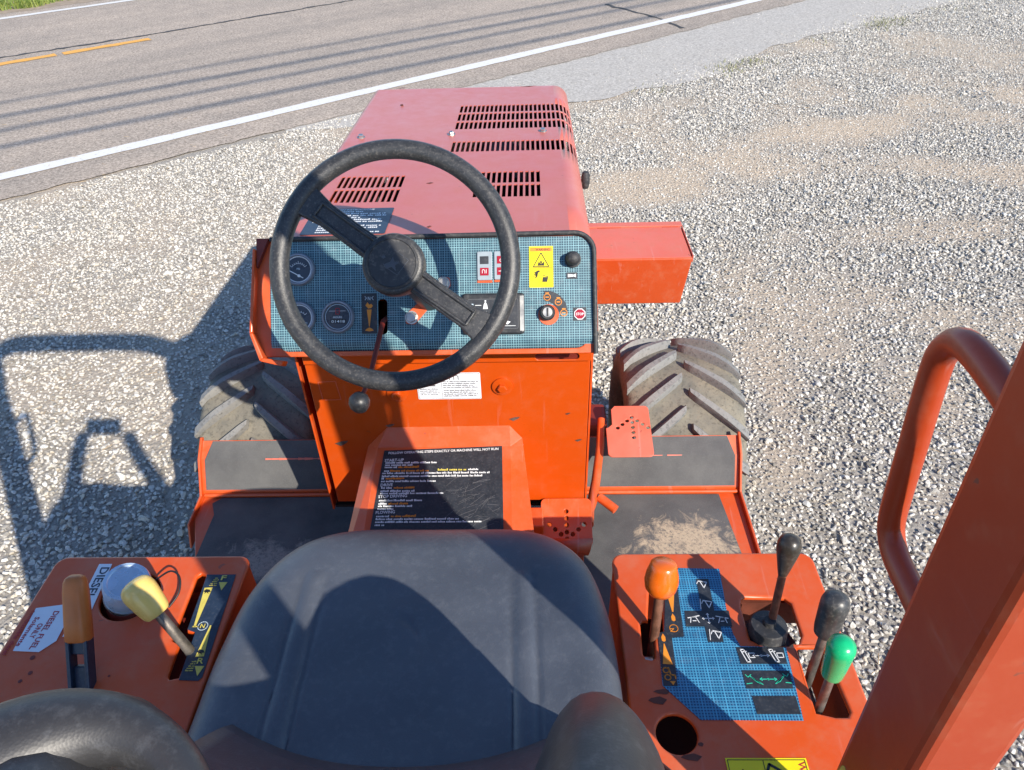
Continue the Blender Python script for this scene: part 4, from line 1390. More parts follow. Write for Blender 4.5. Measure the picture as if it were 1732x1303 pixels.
top_l, top_r = Vector((-0.322, CY, 0.893)), Vector((-0.053, CY, 0.895))
A, B = iw(-0.343, 0.006), iw(-0.052, 0.006)
Cc, Dd = iw(-0.360, -0.32), iw(-0.044, -0.32)
outL_t, outL_b = Vector((-0.372, CY, 0.838)), iw(-0.405, -0.32, -0.02)
outR_t, outR_b = Vector((-0.026, CY - .004, 0.862)), iw(0.012, -0.32, -0.012)
dn = Vector((0, 0, -0.30))
vv = [top_l, top_r, A, B, Cc, Dd, outL_t, outL_b, outR_t, outR_b, outL_t + dn, outL_b + dn, outR_t + dn, outR_b + dn]
ff = [(0, 2, 3, 1), (2, 4, 5, 3), (0, 6, 2), (6, 7, 4, 2), (1, 3, 8), (3, 5, 9, 8), (6, 10, 11, 7), (8, 9, 13, 12), (4, 7, 11, 13, 9, 5)]
ih = mk('instruction_housing', vv, ff, m_orange, T, bevel=0.003)
so = ih.modifiers.new('sheet', 'SOLIDIFY'); so.thickness = 0.003; so.offset = -1
ih.modifiers.move(1, 0)
bolt('housing_screw', (-0.3590, 1.2180, 0.8300), (-.4, -.6, .6), .0058, .005, m_steel, ih, .0068)
bolt('housing_screw', (-0.0310, 1.2130, 0.8450), (.15, -.5, .85), .0058, .005, m_steel, ih, .0068)
pa, pb, pc, pd = (-0.3280, -0.0022), (-0.0700, 0.0063), (-0.0630, -0.1740), (-0.3400, -0.1794)
il = [pa, pb, (pc[0] + .001, -0.30), (pd[0] - .008, -0.30)]
ind = MB().poly([tuple(p) for p in il], .0005).build('operating_decal', m_charcoal, T, up_at(W_INS, .0012))
ind['label'] = 'dark operating instruction decal with white and orange print in front of the seat'


def ip(fx, fy):
    """fraction across / metres down the decal"""
    vt = pa[1] + (pb[1] - pa[1]) * fx
    v_ = vt - fy
    t = (pa[1] - v_) / (pa[1] + 0.30)
    xl = pa[0] + (il[3][0] - pa[0]) * t
    xr = pb[0] + (il[2][0] - pb[0]) * t
    return (xl + (xr - xl) * fx, v_)


Wt = up_at(W_INS, .0020)
hp_ = ip(.05, .0175); wd = ip(.97, .0175)[0] - hp_[0]
tilt = math.degrees(math.atan2(pb[1] - pa[1], pb[0] - pa[0]))
V0 = pa[1]
heads, texts = [], {'w': [], 'o': [], 'y': []}
heads.append(('FOLLOW OPERATING STEPS EXACTLY OR MACHINE WILL NOT RUN', .0078, ip(.04, V0 - (-0.3270, -0.0117)[1]), 'LEFT', tilt, .93 * (pb[0] - pa[0])))
layout = [('START-UP', .16, (-0.3280, -0.0297), [((-0.3280, -0.0342), .03, .46), ((-0.3270, -0.0396), .03, .26), ((-0.3270, -0.0449), .03, .36, 'o', .26, .31), ((-0.3260, -0.0535), .03, .82, 'm'), ((-0.3250, -0.0589), .02, .90), ((-0.3250, -0.0661), .02, .84), ((-0.3240, -0.0715), .02, .36, 'o', .10, .2), ((-0.3240, -0.0778), .02, .46)]),
          ('DRIVE', .10, (-0.3260, -0.0877), [((-0.3260, -0.0930), .03, .32, 'o', .24, .30), ((-0.3250, -0.1003), .03, .30), ((-0.3250, -0.1057), .03, .54)]),
          ('STOP DRIVING', .235, (-0.3300, -0.1142), [((-0.3290, -0.1218), .03, .37), ((-0.3290, -0.1291), .03, .27, 'o', .2, .26), ((-0.3280, -0.1345), .03, .30), ((-0.3270, -0.1408), .03, .17)]),
          ('PLOWING', .155, (-0.3310, -0.1497), [((-0.3310, -0.1570), .03, .34, 'o', .26, .33), ((-0.3300, -0.1633), .03, .66), ((-0.3290, -0.1696), .03, .84), ((-0.3290, -0.1763), .03, .1)])]
for title, wf, pv, rows_ in layout:
    y = V0 - pv[1]
    heads.append((title, .0092, ip(.02, y), 'LEFT', tilt, wf * (pb[0] - pa[0])))
    for r_ in rows_:
        y = V0 - r_[0][1]
        r_ = r_[1:]
        a_, b2_ = ip(r_[0], y), ip(r_[1], y)
        if len(r_) > 3:
            o0, o1 = ip(r_[3], y), ip(r_[4], y)
            m0 = ip(r_[3] * .55, y)
            texts['w'].append((a_[0], m0[0] - .003, a_[1]))
            texts['o'].append((m0[0], o1[0], a_[1]))
            texts['o'].append((o0[0], o1[0], a_[1] + .001))
        elif len(r_) == 3:
            texts['w'].append((a_[0], ip(.07, y)[0], a_[1]))
            texts['o'].append((ip(.08, y)[0], ip(.40, y)[0], a_[1]))
            texts['y'].append((ip(.47, y)[0], ip(.70, y)[0], a_[1] + .0015))
            texts['w'].append((ip(.72, y)[0], b2_[0], a_[1] + .002))
        else:
            texts['w'].append((a_[0], b2_[0], a_[1]))
lettering(heads, m_white, ind, Wt, 'heading')
word_lines(texts['w'], .0046, m_white, ind, W_INS, .0020, 2)
word_lines(texts['o'], .0046, m_oprint, ind, W_INS, .0020, 3)
word_lines(texts['y'], .0050, m_yprint, ind, W_INS, .0020, 6)
# scuffs rubbed into the right half of the decal
sc = MB()
r = random.Random(21)
for k in range(46):
    x = r.uniform(-0.19, -0.075); v_ = r.uniform(-0.18, -0.06); l = r.uniform(.008, .05); a_ = math.radians(r.gauss(18, 25))
    P = [(x - l * math.cos(a_) * .5, v_ - l * math.sin(a_) * .5), (x, v_ + r.gauss(0, .002)), (x + l * math.cos(a_) * .5, v_ + l * math.sin(a_) * .5)]
    if max(p[0] for p in P) < -0.07: sc.line(P, r.uniform(.00025, .0006), .0002)
tag(sc.build('scratches', m_greyprint, ind, up_at(W_INS, .0019)), kind='stuff')

# ------------------------------------------------------------------ foot decks
for s, name_l, mt in ((1, 'R', m_gripR), (-1, 'L', m_gripL)):
    def sx(x): return XC + s * (x - XC)
    xi, xo = XC + 0.30, 0.560
    dk = MB()
    ro = xo - (0.0 if s > 0 else 0.060)
    dk.poly([(sx(xi - 0.02), 0.55), (sx(ro), 0.55), (sx(ro), 1.20), (sx(xo), 1.36), (sx(xo), 1.446), (sx(xi - 0.02), 1.446)], 0.006)
    deck = dk.build('foot_deck', m_orange, T, Matrix.Translation((0, 0, 0.446)), bevel=0.002)
    mo = xo - 0.035
    if s > 0: ml = [(xi - .01, 0.70), (mo, 0.70), (mo, 1.17), (mo - .020, 1.432), (xi - .01, 1.434)]
    else: ml = [(sx(xi - .01), 0.70), (-0.867, 0.70), (-0.868, 1.05), (-0.876, 1.20), (-0.878, 1.37), (-0.897, 1.412), (-0.875, 1.433), (sx(xi - .01), 1.434)]
    MB().poly(ml, 0.0025).build('floor_mat', mt, deck, Matrix.Translation((0, 0, 0.4535)))
    # toe board: two facets of grip sheet on an orange plate
    prof = [(1.440, 0.452), (1.446, 0.470), (1.492, 0.546), (1.535, 0.580)]
    tb = MB()
    x0, x1 = sx(xi - 0.02), sx(xo)
    if x0 > x1: x0, x1 = x1, x0
    v = [(x, y_, z_) for (y_, z_) in prof for x in (x0, x1)]
    f = [(2 * k, 2 * k + 1, 2 * k + 3, 2 * k + 2) for k in range(3)]
    toe = mk('toe_board', v, f, m_orange, T)
    so = toe.modifiers.new('sheet', 'SOLIDIFY'); so.thickness = 0.006; so.offset = -1
    gx0, gx1 = x0 + 0.012, x1 - 0.012
    off = Vector((0, -0.84, 0.55)) * 0.0032
    c = 0.018
    Y1, Z1 = 1.4475, 0.4745
    v = [(gx0, Y1, Z1), (gx1, Y1, Z1), (gx0, 1.492, 0.546), (gx1, 1.492, 0.546), (gx0 + (c if s < 0 else 0), 1.534, 0.579), (gx1 - (c if s > 0 else 0), 1.534, 0.579)]
    v = [tuple(Vector(q) + off) for q in v]
    tg = mk('toe_grip', v, [(0, 1, 3, 2), (2, 3, 5, 4)], m_grip, toe)
    so = tg.modifiers.new('sheet', 'SOLIDIFY'); so.thickness = 0.0018; so.offset = 1
    # worn crease where the grip has cracked to paint
    wv = (gx0 + .10, gx0 + .30) if s > 0 else (gx1 - .27, gx1 - .01)
    cr_ = MB()
    r = random.Random(40 + s)
    xx = wv[0]
    while xx < wv[1]:
        l = r.uniform(.012, .05); w_ = r.uniform(.0012, .0036) * (0.6 if s > 0 else 1.1)
        cr_.poly([(xx, -w_), (xx + l, -w_ * .6), (xx + l * 1.02, w_ * .7), (xx, w_)], .0006)
        xx += l * (1.4 if s > 0 else 0.97)
    cr_.build('worn_crease', m_box, toe, PM((0, 1.4885, 0.5505), (1, 0, 0), (0, .72, .69)))
    # outer side rail
    rl = MB()
    xa, xb = sx(xo), sx(xo + 0.006)
    x0, x1 = min(xa, xb), max(xa, xb)
    W_ = Matrix.Translation((x0, 0, 0)) @ W_SIDE
    rl.poly([(0.55 if s > 0 else 1.30, 0.40), (1.46, 0.40), (1.545, 0.585), (1.535, 0.592), (1.485, 0.556), (1.43, 0.468), (0.55 if s > 0 else 1.33, 0.462)], 0.006).build('side_rail', m_orange, T, W_, bevel=0.0015)
    # round bar at the foot of the toe board
    MB().tube([(sx(xi - 0.03), 1.4385, 0.4605), (sx(xo - 0.005), 1.4385, 0.4605)], 0.0060, 12).build('cross_bar', m_orange, T, smooth=50)

# ------------------------------------------------------------------ travel pedals with punched arrows
def pedal(name, c, w, l, tilt, arrow_up, notch, curl):
    Wp = Matrix.Translation(c) @ Matrix.Rotation(math.radians(tilt), 4, 'X')
    hl, hw = l / 2, w / 2
    loop = rr(-hw, -hl, hw, hl, 0.012)
    if notch:
        loop = [p for p in loop if not (p[0] < 0 and p[1] > 0)]
        loop += []
        loop = rr(-hw, -hl, hw, hl, 0.012)[:6] + [(-hw + .028, hl), (-hw + .018, hl - .012), (-hw + .017, hl - .062), (-hw + .006, hl - .072), (-hw, hl - .074)] + rr(-hw, -hl, hw, hl, 0.012)[12:]
    s = 1 if arrow_up else -1
    ctr = (0.012 if notch else 0.0)
    dots = [(ctr, s * (0.040 - .0165 * k)) for k in range(5)] + [(ctr + sg * .0135 * k, s * (0.040 - .0115 * k)) for sg in (-1, 1) for k in (1, 2, 3)]
    holes = [circ(x, y_ + (0 if not arrow_up else .004), .0054, 12) for x, y_ in dots]
    o = plate(name, loop, .005, m_box if arrow_up else m_orange, T, Wp, holes, .0012)
    return o, Wp


pu, Wp = pedal('travel_pedal', (0.254, 1.500, 0.628), 0.120, 0.165, 14, True, True, False)
pu['label'] = 'upper travel pedal plate with punched forward arrow, paint worn'
pd_, Wp2 = pedal('travel_pedal', (0.073, 1.168, 0.640), 0.118, 0.115, 26, False, False, True)
pd_['label'] = 'lower travel pedal plate with punched backward arrow'
# curled heel of the lower pedal
cv, cf = [], []
for k in range(7):
    a = math.radians(-20 + 100 * k / 6)
    y_, z_ = -0.048 - 0.022 * math.sin(a) , -0.016 + 0.022 * math.cos(a)
    cv += [(-.055, y_, z_), (.060 - .012 * k / 6, y_, z_)]
for k in range(6): cf.append((2 * k, 2 * k + 1, 2 * k + 3, 2 * k + 2))
hc = mk('pedal_heel', cv, cf, m_rops, pd_, Wp2, smooth=60)
so = hc.modifiers.new('sheet', 'SOLIDIFY'); so.thickness = .005
lk = MB()
lk.tube([(0.186, 1.560, 0.622), (0.178, 1.48, 0.590), (0.160, 1.38, 0.560), (0.146, 1.315, 0.552), (0.122, 1.20, 0.610)], [.010, .011, .012, .013, .010], 12)
lk.tube([(0.165, 1.33, 0.555), (0.205, 1.295, 0.545)], .012, 12)
lk.tube([(0.140, 1.29, 0.56), (0.128, 1.18, 0.62)], .010, 12)
lk.build('pedal_linkage', m_orange, T, smooth=50)
MB().box(0.020, 1.14, 0.45, 0.115, 1.19, 0.605).build('pedal_mount', m_rops, T, bevel=.004)
MB().box(0.118, 1.56, 0.44, 0.205, 1.66, 0.60).build('valve_block', m_dkred, T, bevel=.012)
MB().box(0.10, 1.235, 0.45, 0.24, 1.30, 0.452).build('pivot_plate', m_orange, T)
MB().box(-0.395, 1.14, 0.45, 0.02, 1.20, 0.66).build('step_riser', m_orange, T, bevel=.004)
MB().box(-0.46, 1.19, 0.45, -0.395, 1.23, 0.55).build('cable_gap', m_dark, T)

# ------------------------------------------------------------------ wheels
def lug_mesh(sgn):
    v, f = [], []
    R_, h = 0.309, 0.027
    n = 8
    for k in range(n + 1):
        t = k / n
        x = sgn * (0.008 + 0.157 * t)
        tip = min(1.0, .78 + t * 3.0)
        ph = -0.02 - 0.40 * t ** 0.95
        drop = 0.012 * max(0, (t - .55) / .45) ** 2 * 2.2
        hw0, hw1 = (0.054 + .010 * t) * tip, (0.035 + .010 * t) * tip
        for (rr0, hw) in ((R_ - .012 - drop, hw0), (R_ + (h - .008) * (.6 + .4 * tip) - drop, hw1 + .007), (R_ + h * (.6 + .4 * tip) - drop, hw1 - .007)):
            for sg in (-1, 1):
                a = ph + sg * hw
                v.append((x, rr0 * math.sin(a), rr0 * math.cos(a)))
    for k in range(n):
        b0, b1 = 6 * k, 6 * k + 6
        ring = [0, 2, 4, 5, 3, 1]
        for i in range(5):
            f.append((b0 + ring[i], b0 + ring[i + 1], b1 + ring[i + 1], b1 + ring[i]))
    f += [(0, 1, 3, 5, 4, 2), tuple(6 * n + q for q in (0, 2, 4, 5, 3, 1))]
    if sgn < 0: f = [q[::-1] for q in f]
    me_ = bpy.data.meshes.new('lug')
    me_.from_pydata(v, [], f); me_.materials.append(m_lug)
    me_.polygons.foreach_set('use_smooth', [True] * len(me_.polygons)); me_.set_sharp_from_angle(angle=math.radians(50))
    return me_


lugm = {1: lug_mesh(1), -1: lug_mesh(-1)}
prof = [(-.120, .165), (-.150, .19), (-.168, .225), (-.170, .262), (-.163, .290), (-.145, .303), (-.10, .309), (-.05, .3115), (0, .3125)]
prof = prof + [(-x, r_) for x, r_ in prof[::-1][1:]]
NW = 72
tv, tf = [], []
for x, r_ in prof:
    for k in range(NW):
        a = 2 * math.pi * k / NW
        tv.append((x, r_ * math.sin(a), r_ * math.cos(a)))
for i in range(len(prof) - 1):
    for k in range(NW):
        tf.append((i * NW + k, i * NW + (k + 1) % NW, (i + 1) * NW + (k + 1) % NW, (i + 1) * NW + k)[::-1])
tme = bpy.data.meshes.new('tyre')
tme.from_pydata(tv, [], tf); tme.materials.append(m_tyre)
tme.polygons.foreach_set('use_smooth', [True] * len(tme.polygons))
rmb = MB().lathe([(.178, -.118), (.185, -.112), (.170, -.10), (.150, -.06), (.148, .03), (.05, .035), (.048, .05), (.001, .052)], 40, Matrix.Rotation(math.pi / 2, 4, 'Y'))
rmb.lathe([(.150, .03), (.165, .10), (.185, .112), (.178, .118), (.160, .10), (.145, .03)], 40, Matrix.Rotation(math.pi / 2, 4, 'Y'))
rim_src = None


def wheel(x, y, turn, label):
    global rim_src
    Wq = Matrix.Translation((x, y, 0.338))
    e = empty('wheel', (x, y, 0.338), T)
    if label: e['label'] = label
    Wr = Wq @ Matrix.Rotation(turn, 4, 'X')
    link(bpy.data.objects.new('tyre', tme), e, Wr)
    sgn = 1 if x > XC else -1
    Wm = Wq @ Matrix.Rotation(0 if sgn > 0 else math.pi, 4, 'Z')
    if rim_src is None:
        rim_src = rmb.build('wheel_rim', m_rim, e, Wm, smooth=40)
    else:
        dup(rim_src, e, Wm)
    NL = 19
    for k in range(NL):
        for sg in (1, -1):
            a = 2 * math.pi * (k + (0.5 if sg < 0 else 0)) / NL
            link(bpy.data.objects.new('lug', lugm[sg]), e, Wr @ Matrix.Rotation(-a, 4, 'X'))
    return e


wheel(XC + 0.62, 1.772, 0.02, 'right front wheel with worn chevron tyre in full sun')
wheel(XC - 0.62, 1.772, 0.10, 'left front wheel with chevron tyre half in shadow')
wheel(XC + 0.62, 0.02, 0.3, None)
wheel(XC - 0.62, 0.02, 0.15, None)

# ------------------------------------------------------------------ tool box on the right
m_boxside = paint('box_side_enamel', (0.45, 0.056, 0.008), (0.48, 0.08, 0.022), rough=0.42)  # body painted darker than the top, which carries the sky's light
bx = MB()
x0, x1, y0, y1, z0, z1 = 0.125, 0.557, 2.30, 2.575, 0.530, 0.717
bx.add([(x0, y0 + .01, z0), (x1 - .022, y0 + .01, z0), (x1 - .022, y1, z0), (x0, y1, z0), (x0, y0, z1), (x1, y0, z1), (x1, y1, z1), (x0, y1, z1)],
       [(3, 2, 1, 0), (4, 5, 6, 7), (0, 1, 5, 4), (1, 2, 6, 5), (2, 3, 7, 6), (3, 0, 4, 7)])
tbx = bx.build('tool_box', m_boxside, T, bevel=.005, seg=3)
MB().box(x0, y0 + .004, z1 + .0003, x1 - .004, y1 - .0305, z1 + .0025).build('box_lid', m_box, tbx, bevel=.001)  # thin top plate, its colour lightened to paint in the reflected sky
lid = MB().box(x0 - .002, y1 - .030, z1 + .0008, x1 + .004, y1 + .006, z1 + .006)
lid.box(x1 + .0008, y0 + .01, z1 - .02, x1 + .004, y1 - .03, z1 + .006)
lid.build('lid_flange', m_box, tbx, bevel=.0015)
for xa, xb in ((.245, .335), (.485, .545)):
    MB().box(xa, y1 - .037, z1 + .0008, xb, y1 - .031, z1 + .0035).build('hinge', m_rops, tbx, bevel=.001)


def catmull(P, n):
    out = []
    for i in range(len(P) - 1):
        p0, p1, p2, p3 = P[max(i - 1, 0)], P[i], P[i + 1], P[min(i + 2, len(P) - 1)]
        for k in range(n):
            t = k / n
            out.append(.5 * ((2 * p1) + (-p0 + p2) * t + (2 * p0 - 5 * p1 + 4 * p2 - p3) * t * t + (-p0 + 3 * p1 - 3 * p2 + p3) * t ** 3))
    out.append(P[-1])
    return out


# ================================================================== consoles
ZC = 0.97
W_CON = Matrix.Translation((0, 0, ZC))


def console(name, loop, holes, walls, label):
    th = 0.010
    o = plate(name, loop, th, m_orange, T, Matrix.Translation((0, 0, ZC - th)), holes, 0.0040)
    # thin the sheet: the rim is rolled, the field is one sheet thick
    o['label'] = label
    mb = MB()
    for (x0, y0, x1, y1) in walls:
        mb.box(x0, y0, 0.885 if x0 > 0.44 else 0.452, x1, y1, ZC - 0.0105)
    mb.build('console_wall', m_orange, o)
    return o


joy = [(0.3260, 0.7180), (0.3880, 0.7160), (0.3960, 0.7060), (0.3950, 0.6500), (0.3870, 0.6360), (0.3780, 0.6320), (0.3310, 0.6340), (0.3180, 0.6430), (0.3170, 0.7010), (0.3200, 0.7130)]
twin = [(0.3820, 0.6300), (0.4190, 0.6300), (0.4210, 0.6220), (0.4260, 0.5310), (0.4210, 0.5240), (0.4040, 0.5240), (0.3800, 0.5300)]
ls = [(0.1830, 0.7520), (0.2010, 0.7520), (0.1910, 0.6580), (0.1770, 0.6560), (0.1730, 0.6140), (0.1680, 0.6100), (0.1590, 0.6120), (0.1560, 0.6200), (0.1580, 0.6700), (0.1620, 0.6760), (0.1700, 0.6760)]
cup = circ(0.186, 0.501, 0.0275, 32)
rc = console('console', rr(0.126, 0.385, 0.4555, 0.806, 0.020), [joy, twin, ls, cup],
             [(0.129, 0.395, 0.133, 0.795), (0.449, 0.395, 0.453, 0.795), (0.134, 0.797, 0.448, 0.801)], 'right control console with blue cross-hatched decal and four levers')
lsl = [(-0.5540, 0.7690), (-0.5460, 0.7670), (-0.5440, 0.7610), (-0.5390, 0.6640), (-0.5370, 0.6600), (-0.5240, 0.6580), (-0.5220, 0.6510), (-0.5220, 0.5830), (-0.5280, 0.5820), (-0.5340, 0.5800), (-0.5380, 0.5860), (-0.5410, 0.6370), (-0.5540, 0.6440), (-0.5560, 0.6490), (-0.5560, 0.6700), (-0.5590, 0.7630)]
fuel = circ(-0.655, 0.726, 0.046, 36)
lc = console('console', rr(-0.812, 0.385, -0.4795, 0.806, 0.020), [lsl, fuel],
             [(-0.809, 0.395, -0.805, 0.795), (-0.488, 0.395, -0.484, 0.795), (-0.803, 0.797, -0.490, 0.801)], 'left console with fuel filler, drive lever and parking brake')
# things seen down the openings
MB().box(0.15, 0.30, 0.80, 0.30, 0.76, 0.86).build('valve_body', m_dark, rc, bevel=.01)
MB().box(0.372, 0.535, 0.885, 0.412, 0.62, 0.90).box(0.372, 0.515, 0.86, 0.44, 0.535, 0.90).build('lever_bracket', m_greyrod, rc, bevel=.003)
MB().box(0.428, 0.50, 0.86, 0.434, 0.66, 0.955).build('inner_gusset', m_rim, rc)
MB().box(0.295, 0.725, 0.89, 0.425, 0.731, 0.945).build('inner_gusset', m_rim, rc)
MB().box(-0.60, 0.56, 0.86, -0.50, 0.79, 0.90).build('linkage_box', m_dkred, lc, bevel=.01)
MB().box(-0.80, 0.45, 0.55, -0.62, 0.79, 0.93).build('fuel_tank', m_dkred, lc, bevel=.03, seg=3)

# blue cross-hatched decal with its pictograms
dl = [(0.2330, 0.7740), (0.2980, 0.7720), (0.2920, 0.6770), (0.2940, 0.6510), (0.3000, 0.6310), (0.3660, 0.6290), (0.3590, 0.5180), (0.2210, 0.5190), (0.1770, 0.5690), (0.1820, 0.6530), (0.1920, 0.6550), (0.2080, 0.7470), (0.2230, 0.7580)]
cdec = MB().poly([tuple(p) for p in dl], .0004).build('console_decal', m_congrid, T, up_at(W_CON, .0006))
cdec['label'] = 'blue cross-hatched lever decal on the right console'


def cpart(name, pts, mat, h=.0013, par=None):
    return flatpart(name, [tuple(p) for p in pts], .0003, mat, par or cdec, W_CON, h)


cpart('dark_field', [(0.2080, 0.7580), (0.2260, 0.7580), (0.2200, 0.6470), (0.2020, 0.6450), (0.1980, 0.5680), (0.1780, 0.5680), (0.1820, 0.6530), (0.1930, 0.6560)], m_charcoal)
cpart('dark_field', [(0.2570, 0.7520), (0.2760, 0.7520), (0.2740, 0.6920), (0.2960, 0.6920), (0.2950, 0.6640), (0.2780, 0.6640), (0.2770, 0.6380), (0.2540, 0.6380), (0.2540, 0.6640), (0.2260, 0.6640), (0.2280, 0.6920), (0.2550, 0.6920)], m_charcoal)
b1_ = [(0.2930, 0.6290), (0.3620, 0.6290), (0.3600, 0.6020), (0.2940, 0.6020)]
b2_ = [(0.2930, 0.5920), (0.3600, 0.5910), (0.3580, 0.5640), (0.2930, 0.5640)]
b3_ = [(0.2980, 0.5530), (0.3580, 0.5530), (0.3580, 0.5270), (0.2990, 0.5270)]
for b__ in (b1_, b2_, b3_): cpart('dark_field', b__, m_charcoal)
mb = MB()


def cz(c, pts, k=1.0): return [(c[0] + x * k, c[1] + y_ * k) for x, y_ in pts]


q = (0.2620, 0.6780)
for a_ in range(4):
    dx, dy = ((1, 0), (0, 1), (-1, 0), (0, -1))[a_]
    mb.line([q, (q[0] + dx * .0075, q[1] + dy * .0075)], .0012, .0003)
    e = (q[0] + dx * .0095, q[1] + dy * .0095)
    mb.poly([e, (e[0] - dx * .003 - dy * .0025, e[1] - dy * .003 + dx * .0025), (e[0] - dx * .003 + dy * .0025, e[1] - dy * .003 - dx * .0025)], .0003)
for p, m_ in (((0.2400, 0.6780), 1), ((0.2830, 0.6770), -1)):
    mb.line(cz(p, [(-.009 * m_, .001), (.009 * m_, .005)]), .0013, .0003)
    mb.line(cz(p, [(-.006 * m_, -.007), (-.004 * m_, .002), (.003 * m_, .003), (.007 * m_, -.007)]), .0011, .0003)
    mb.line(cz(p, [(-.002 * m_, -.004), (.003 * m_, -.004)]), .0011, .0003)
for p, fl_ in (((0.2640, 0.7410), 0), ((0.2650, 0.7040), 1), ((0.2690, 0.6500), 2)):
    if fl_: mb.line(cz(p, [(-.011, -.009), (-.009, .009)]), .0010, .0003)
    mb.line(cz(p, [(-.006, .006), (.008, .004), (.002, -.007), (-.002, .005)]), .0013, .0003)
    mb.line(cz(p, [(-.008, .001), (-.005, .007), (.004, .005)]), .0011, .0003)
mb.build('pictogram', m_white, cdec, up_at(W_CON, .0018))


def mower(mb, c, m_):
    mb.line(cz(c, [(-.008 * m_, .010), (-.003 * m_, .010), (.003 * m_, -.010), (-.002 * m_, -.010)]), .0013, .0003, True)
    mb.line(cz(c, [(.002 * m_, .004), (.011 * m_, .004), (.011 * m_, -.003), (.003 * m_, -.003)]), .0011, .0003, True)
    mb.line(cz(c, [(-.006 * m_, .006), (.001 * m_, .007)]), .0012, .0003)


def arrows(mb, c):
    mb.line(cz(c, [(-.010, 0), (.010, 0)]), .0010, .0003)
    for m_ in (-1, 1): mb.poly(cz(c, [(.0125 * m_, 0), (.0085 * m_, .0028), (.0085 * m_, -.0028)]), .0003)
    mb.lathe([(.0017, 0), (.0017, .0003)], 8, Matrix.Translation((c[0], c[1], 0)))


mb = MB()
mower(mb, (0.3060, 0.6150), 1); mower(mb, (0.3470, 0.6150), 1); arrows(mb, (0.3260, 0.6150))
mb.build('pictogram', m_white, cdec, up_at(W_CON, .0018))
mb = MB()
for p, m_ in (((0.3080, 0.5770), 1), ((0.3450, 0.5780), -1)):
    for k in range(4):
        mb.line(cz(p, [(-.006 * m_ + k * .0022 * m_, .006 - k * .002), (.006 * m_ + k * .0022 * m_ - .003 * m_, -.004 - k * .001)]), .0012, .0003)
    mb.line(cz(p, [(-.012 * m_, .008), (-.009 * m_, .004), (-.004 * m_, .008)]), .0010, .0003)
    mb.line(cz(p, [(-.013 * m_, -.006), (-.005 * m_, -.005)]), .0010, .0003)
arrows(mb, (0.3270, 0.5780))
mb.build('pictogram', m_gprint, cdec, up_at(W_CON, .0018))
# orange ramps and N of the ground drive
mb = MB()
mb.poly([(0.2050, 0.7320), (0.2190, 0.7320), (0.2110, 0.6900), (0.2090, 0.6900)], .0003)
mb.poly([(0.1820, 0.6020), (0.1960, 0.6010), (0.1890, 0.6350), (0.1880, 0.6350)], .0003)
for p in ((0.2090, 0.6790), (0.1890, 0.6440)):
    mb.poly(cz(p, [(0, .008), (.003, .002), (.0028, -.004), (0, -.006), (-.0028, -.004), (-.003, .002)]), .0003)
q = (0.2070, 0.6610)
mb.line(circ(q[0], q[1], .0062, 14), .0010, .0003, True)
q2 = (0.1870, 0.5880)
mb.line(circ(q2[0] - .002, q2[1] + .004, .0042, 10), .0016, .0003, True)
mb.line(circ(q2[0] - .001, q2[1] - .007, .0042, 10), .0016, .0003, True)
mb.line(cz(q2, [(.002, .008), (.004, -.003), (.010, -.004), (.010, -.009)]), .0018, .0003)
mb.poly(cz(q2, [(.001, -.013), (.009, -.013), (.005, -.019)]), .0003)
mb.build('symbol', m_oprint, cdec, up_at(W_CON, .0018))
lettering([('N', .0085, (q[0], q[1] - .003), 'CENTER', 90, None)], m_oprint, cdec, up_at(W_CON, .0018))

# yellow warning decal at the back of the right console
yd = flatpart('warning_decal', [(0.243, 0.40), (0.347, 0.40), (0.347, 0.468), (0.243, 0.468)], .0004, m_yellow, T, W_CON, .0006)
yd['label'] = 'yellow warning decal at the rear of the right console'
stroke('border', [[(0.2455, 0.402), (0.3445, 0.402), (0.3445, 0.4655), (0.2455, 0.4655)]], .0008, m_kprint, yd, W_CON, .0011, True)
stroke('border', [[(0.291, 0.402), (0.291, 0.4655)]], .0008, m_kprint, yd, W_CON, .0011)
stroke('triangle', [[(0.294, 0.452), (0.298, 0.460), (0.331, 0.438)], [(0.294, 0.452), (0.294, 0.41)]], .0035, m_kprint, yd, W_CON, .0012)
stroke('pictogram', [[(0.262, 0.452), (0.272, 0.442), (0.276, 0.43)]], .0035, m_kprint, yd, W_CON, .0012)
lettering([('WARNING', .0125, (0.335, 0.463), 'LEFT', -90, None)], m_redprint, yd, up_at(W_CON, .0012))
# greasy smudges by the cup hole
for (p, w_, h_) in (((0.1670, 0.5470), .013, .006), ((0.1750, 0.5600), .012, .004), ((0.2000, 0.4690), .014, .005), ((0.2150, 0.4860), .004, .003)):
    flatpart('smudge', [(p[0] - w_, p[1]), (p[0] - w_ * .4, p[1] - h_ * .7), (p[0] + w_ * .5, p[1] - h_), (p[0] + w_, p[1] + h_ * .2), (p[0] + w_ * .3, p[1] + h_), (p[0] - w_ * .7, p[1] + h_ * .6)], .0002, m_rim, T, W_CON, .0004)

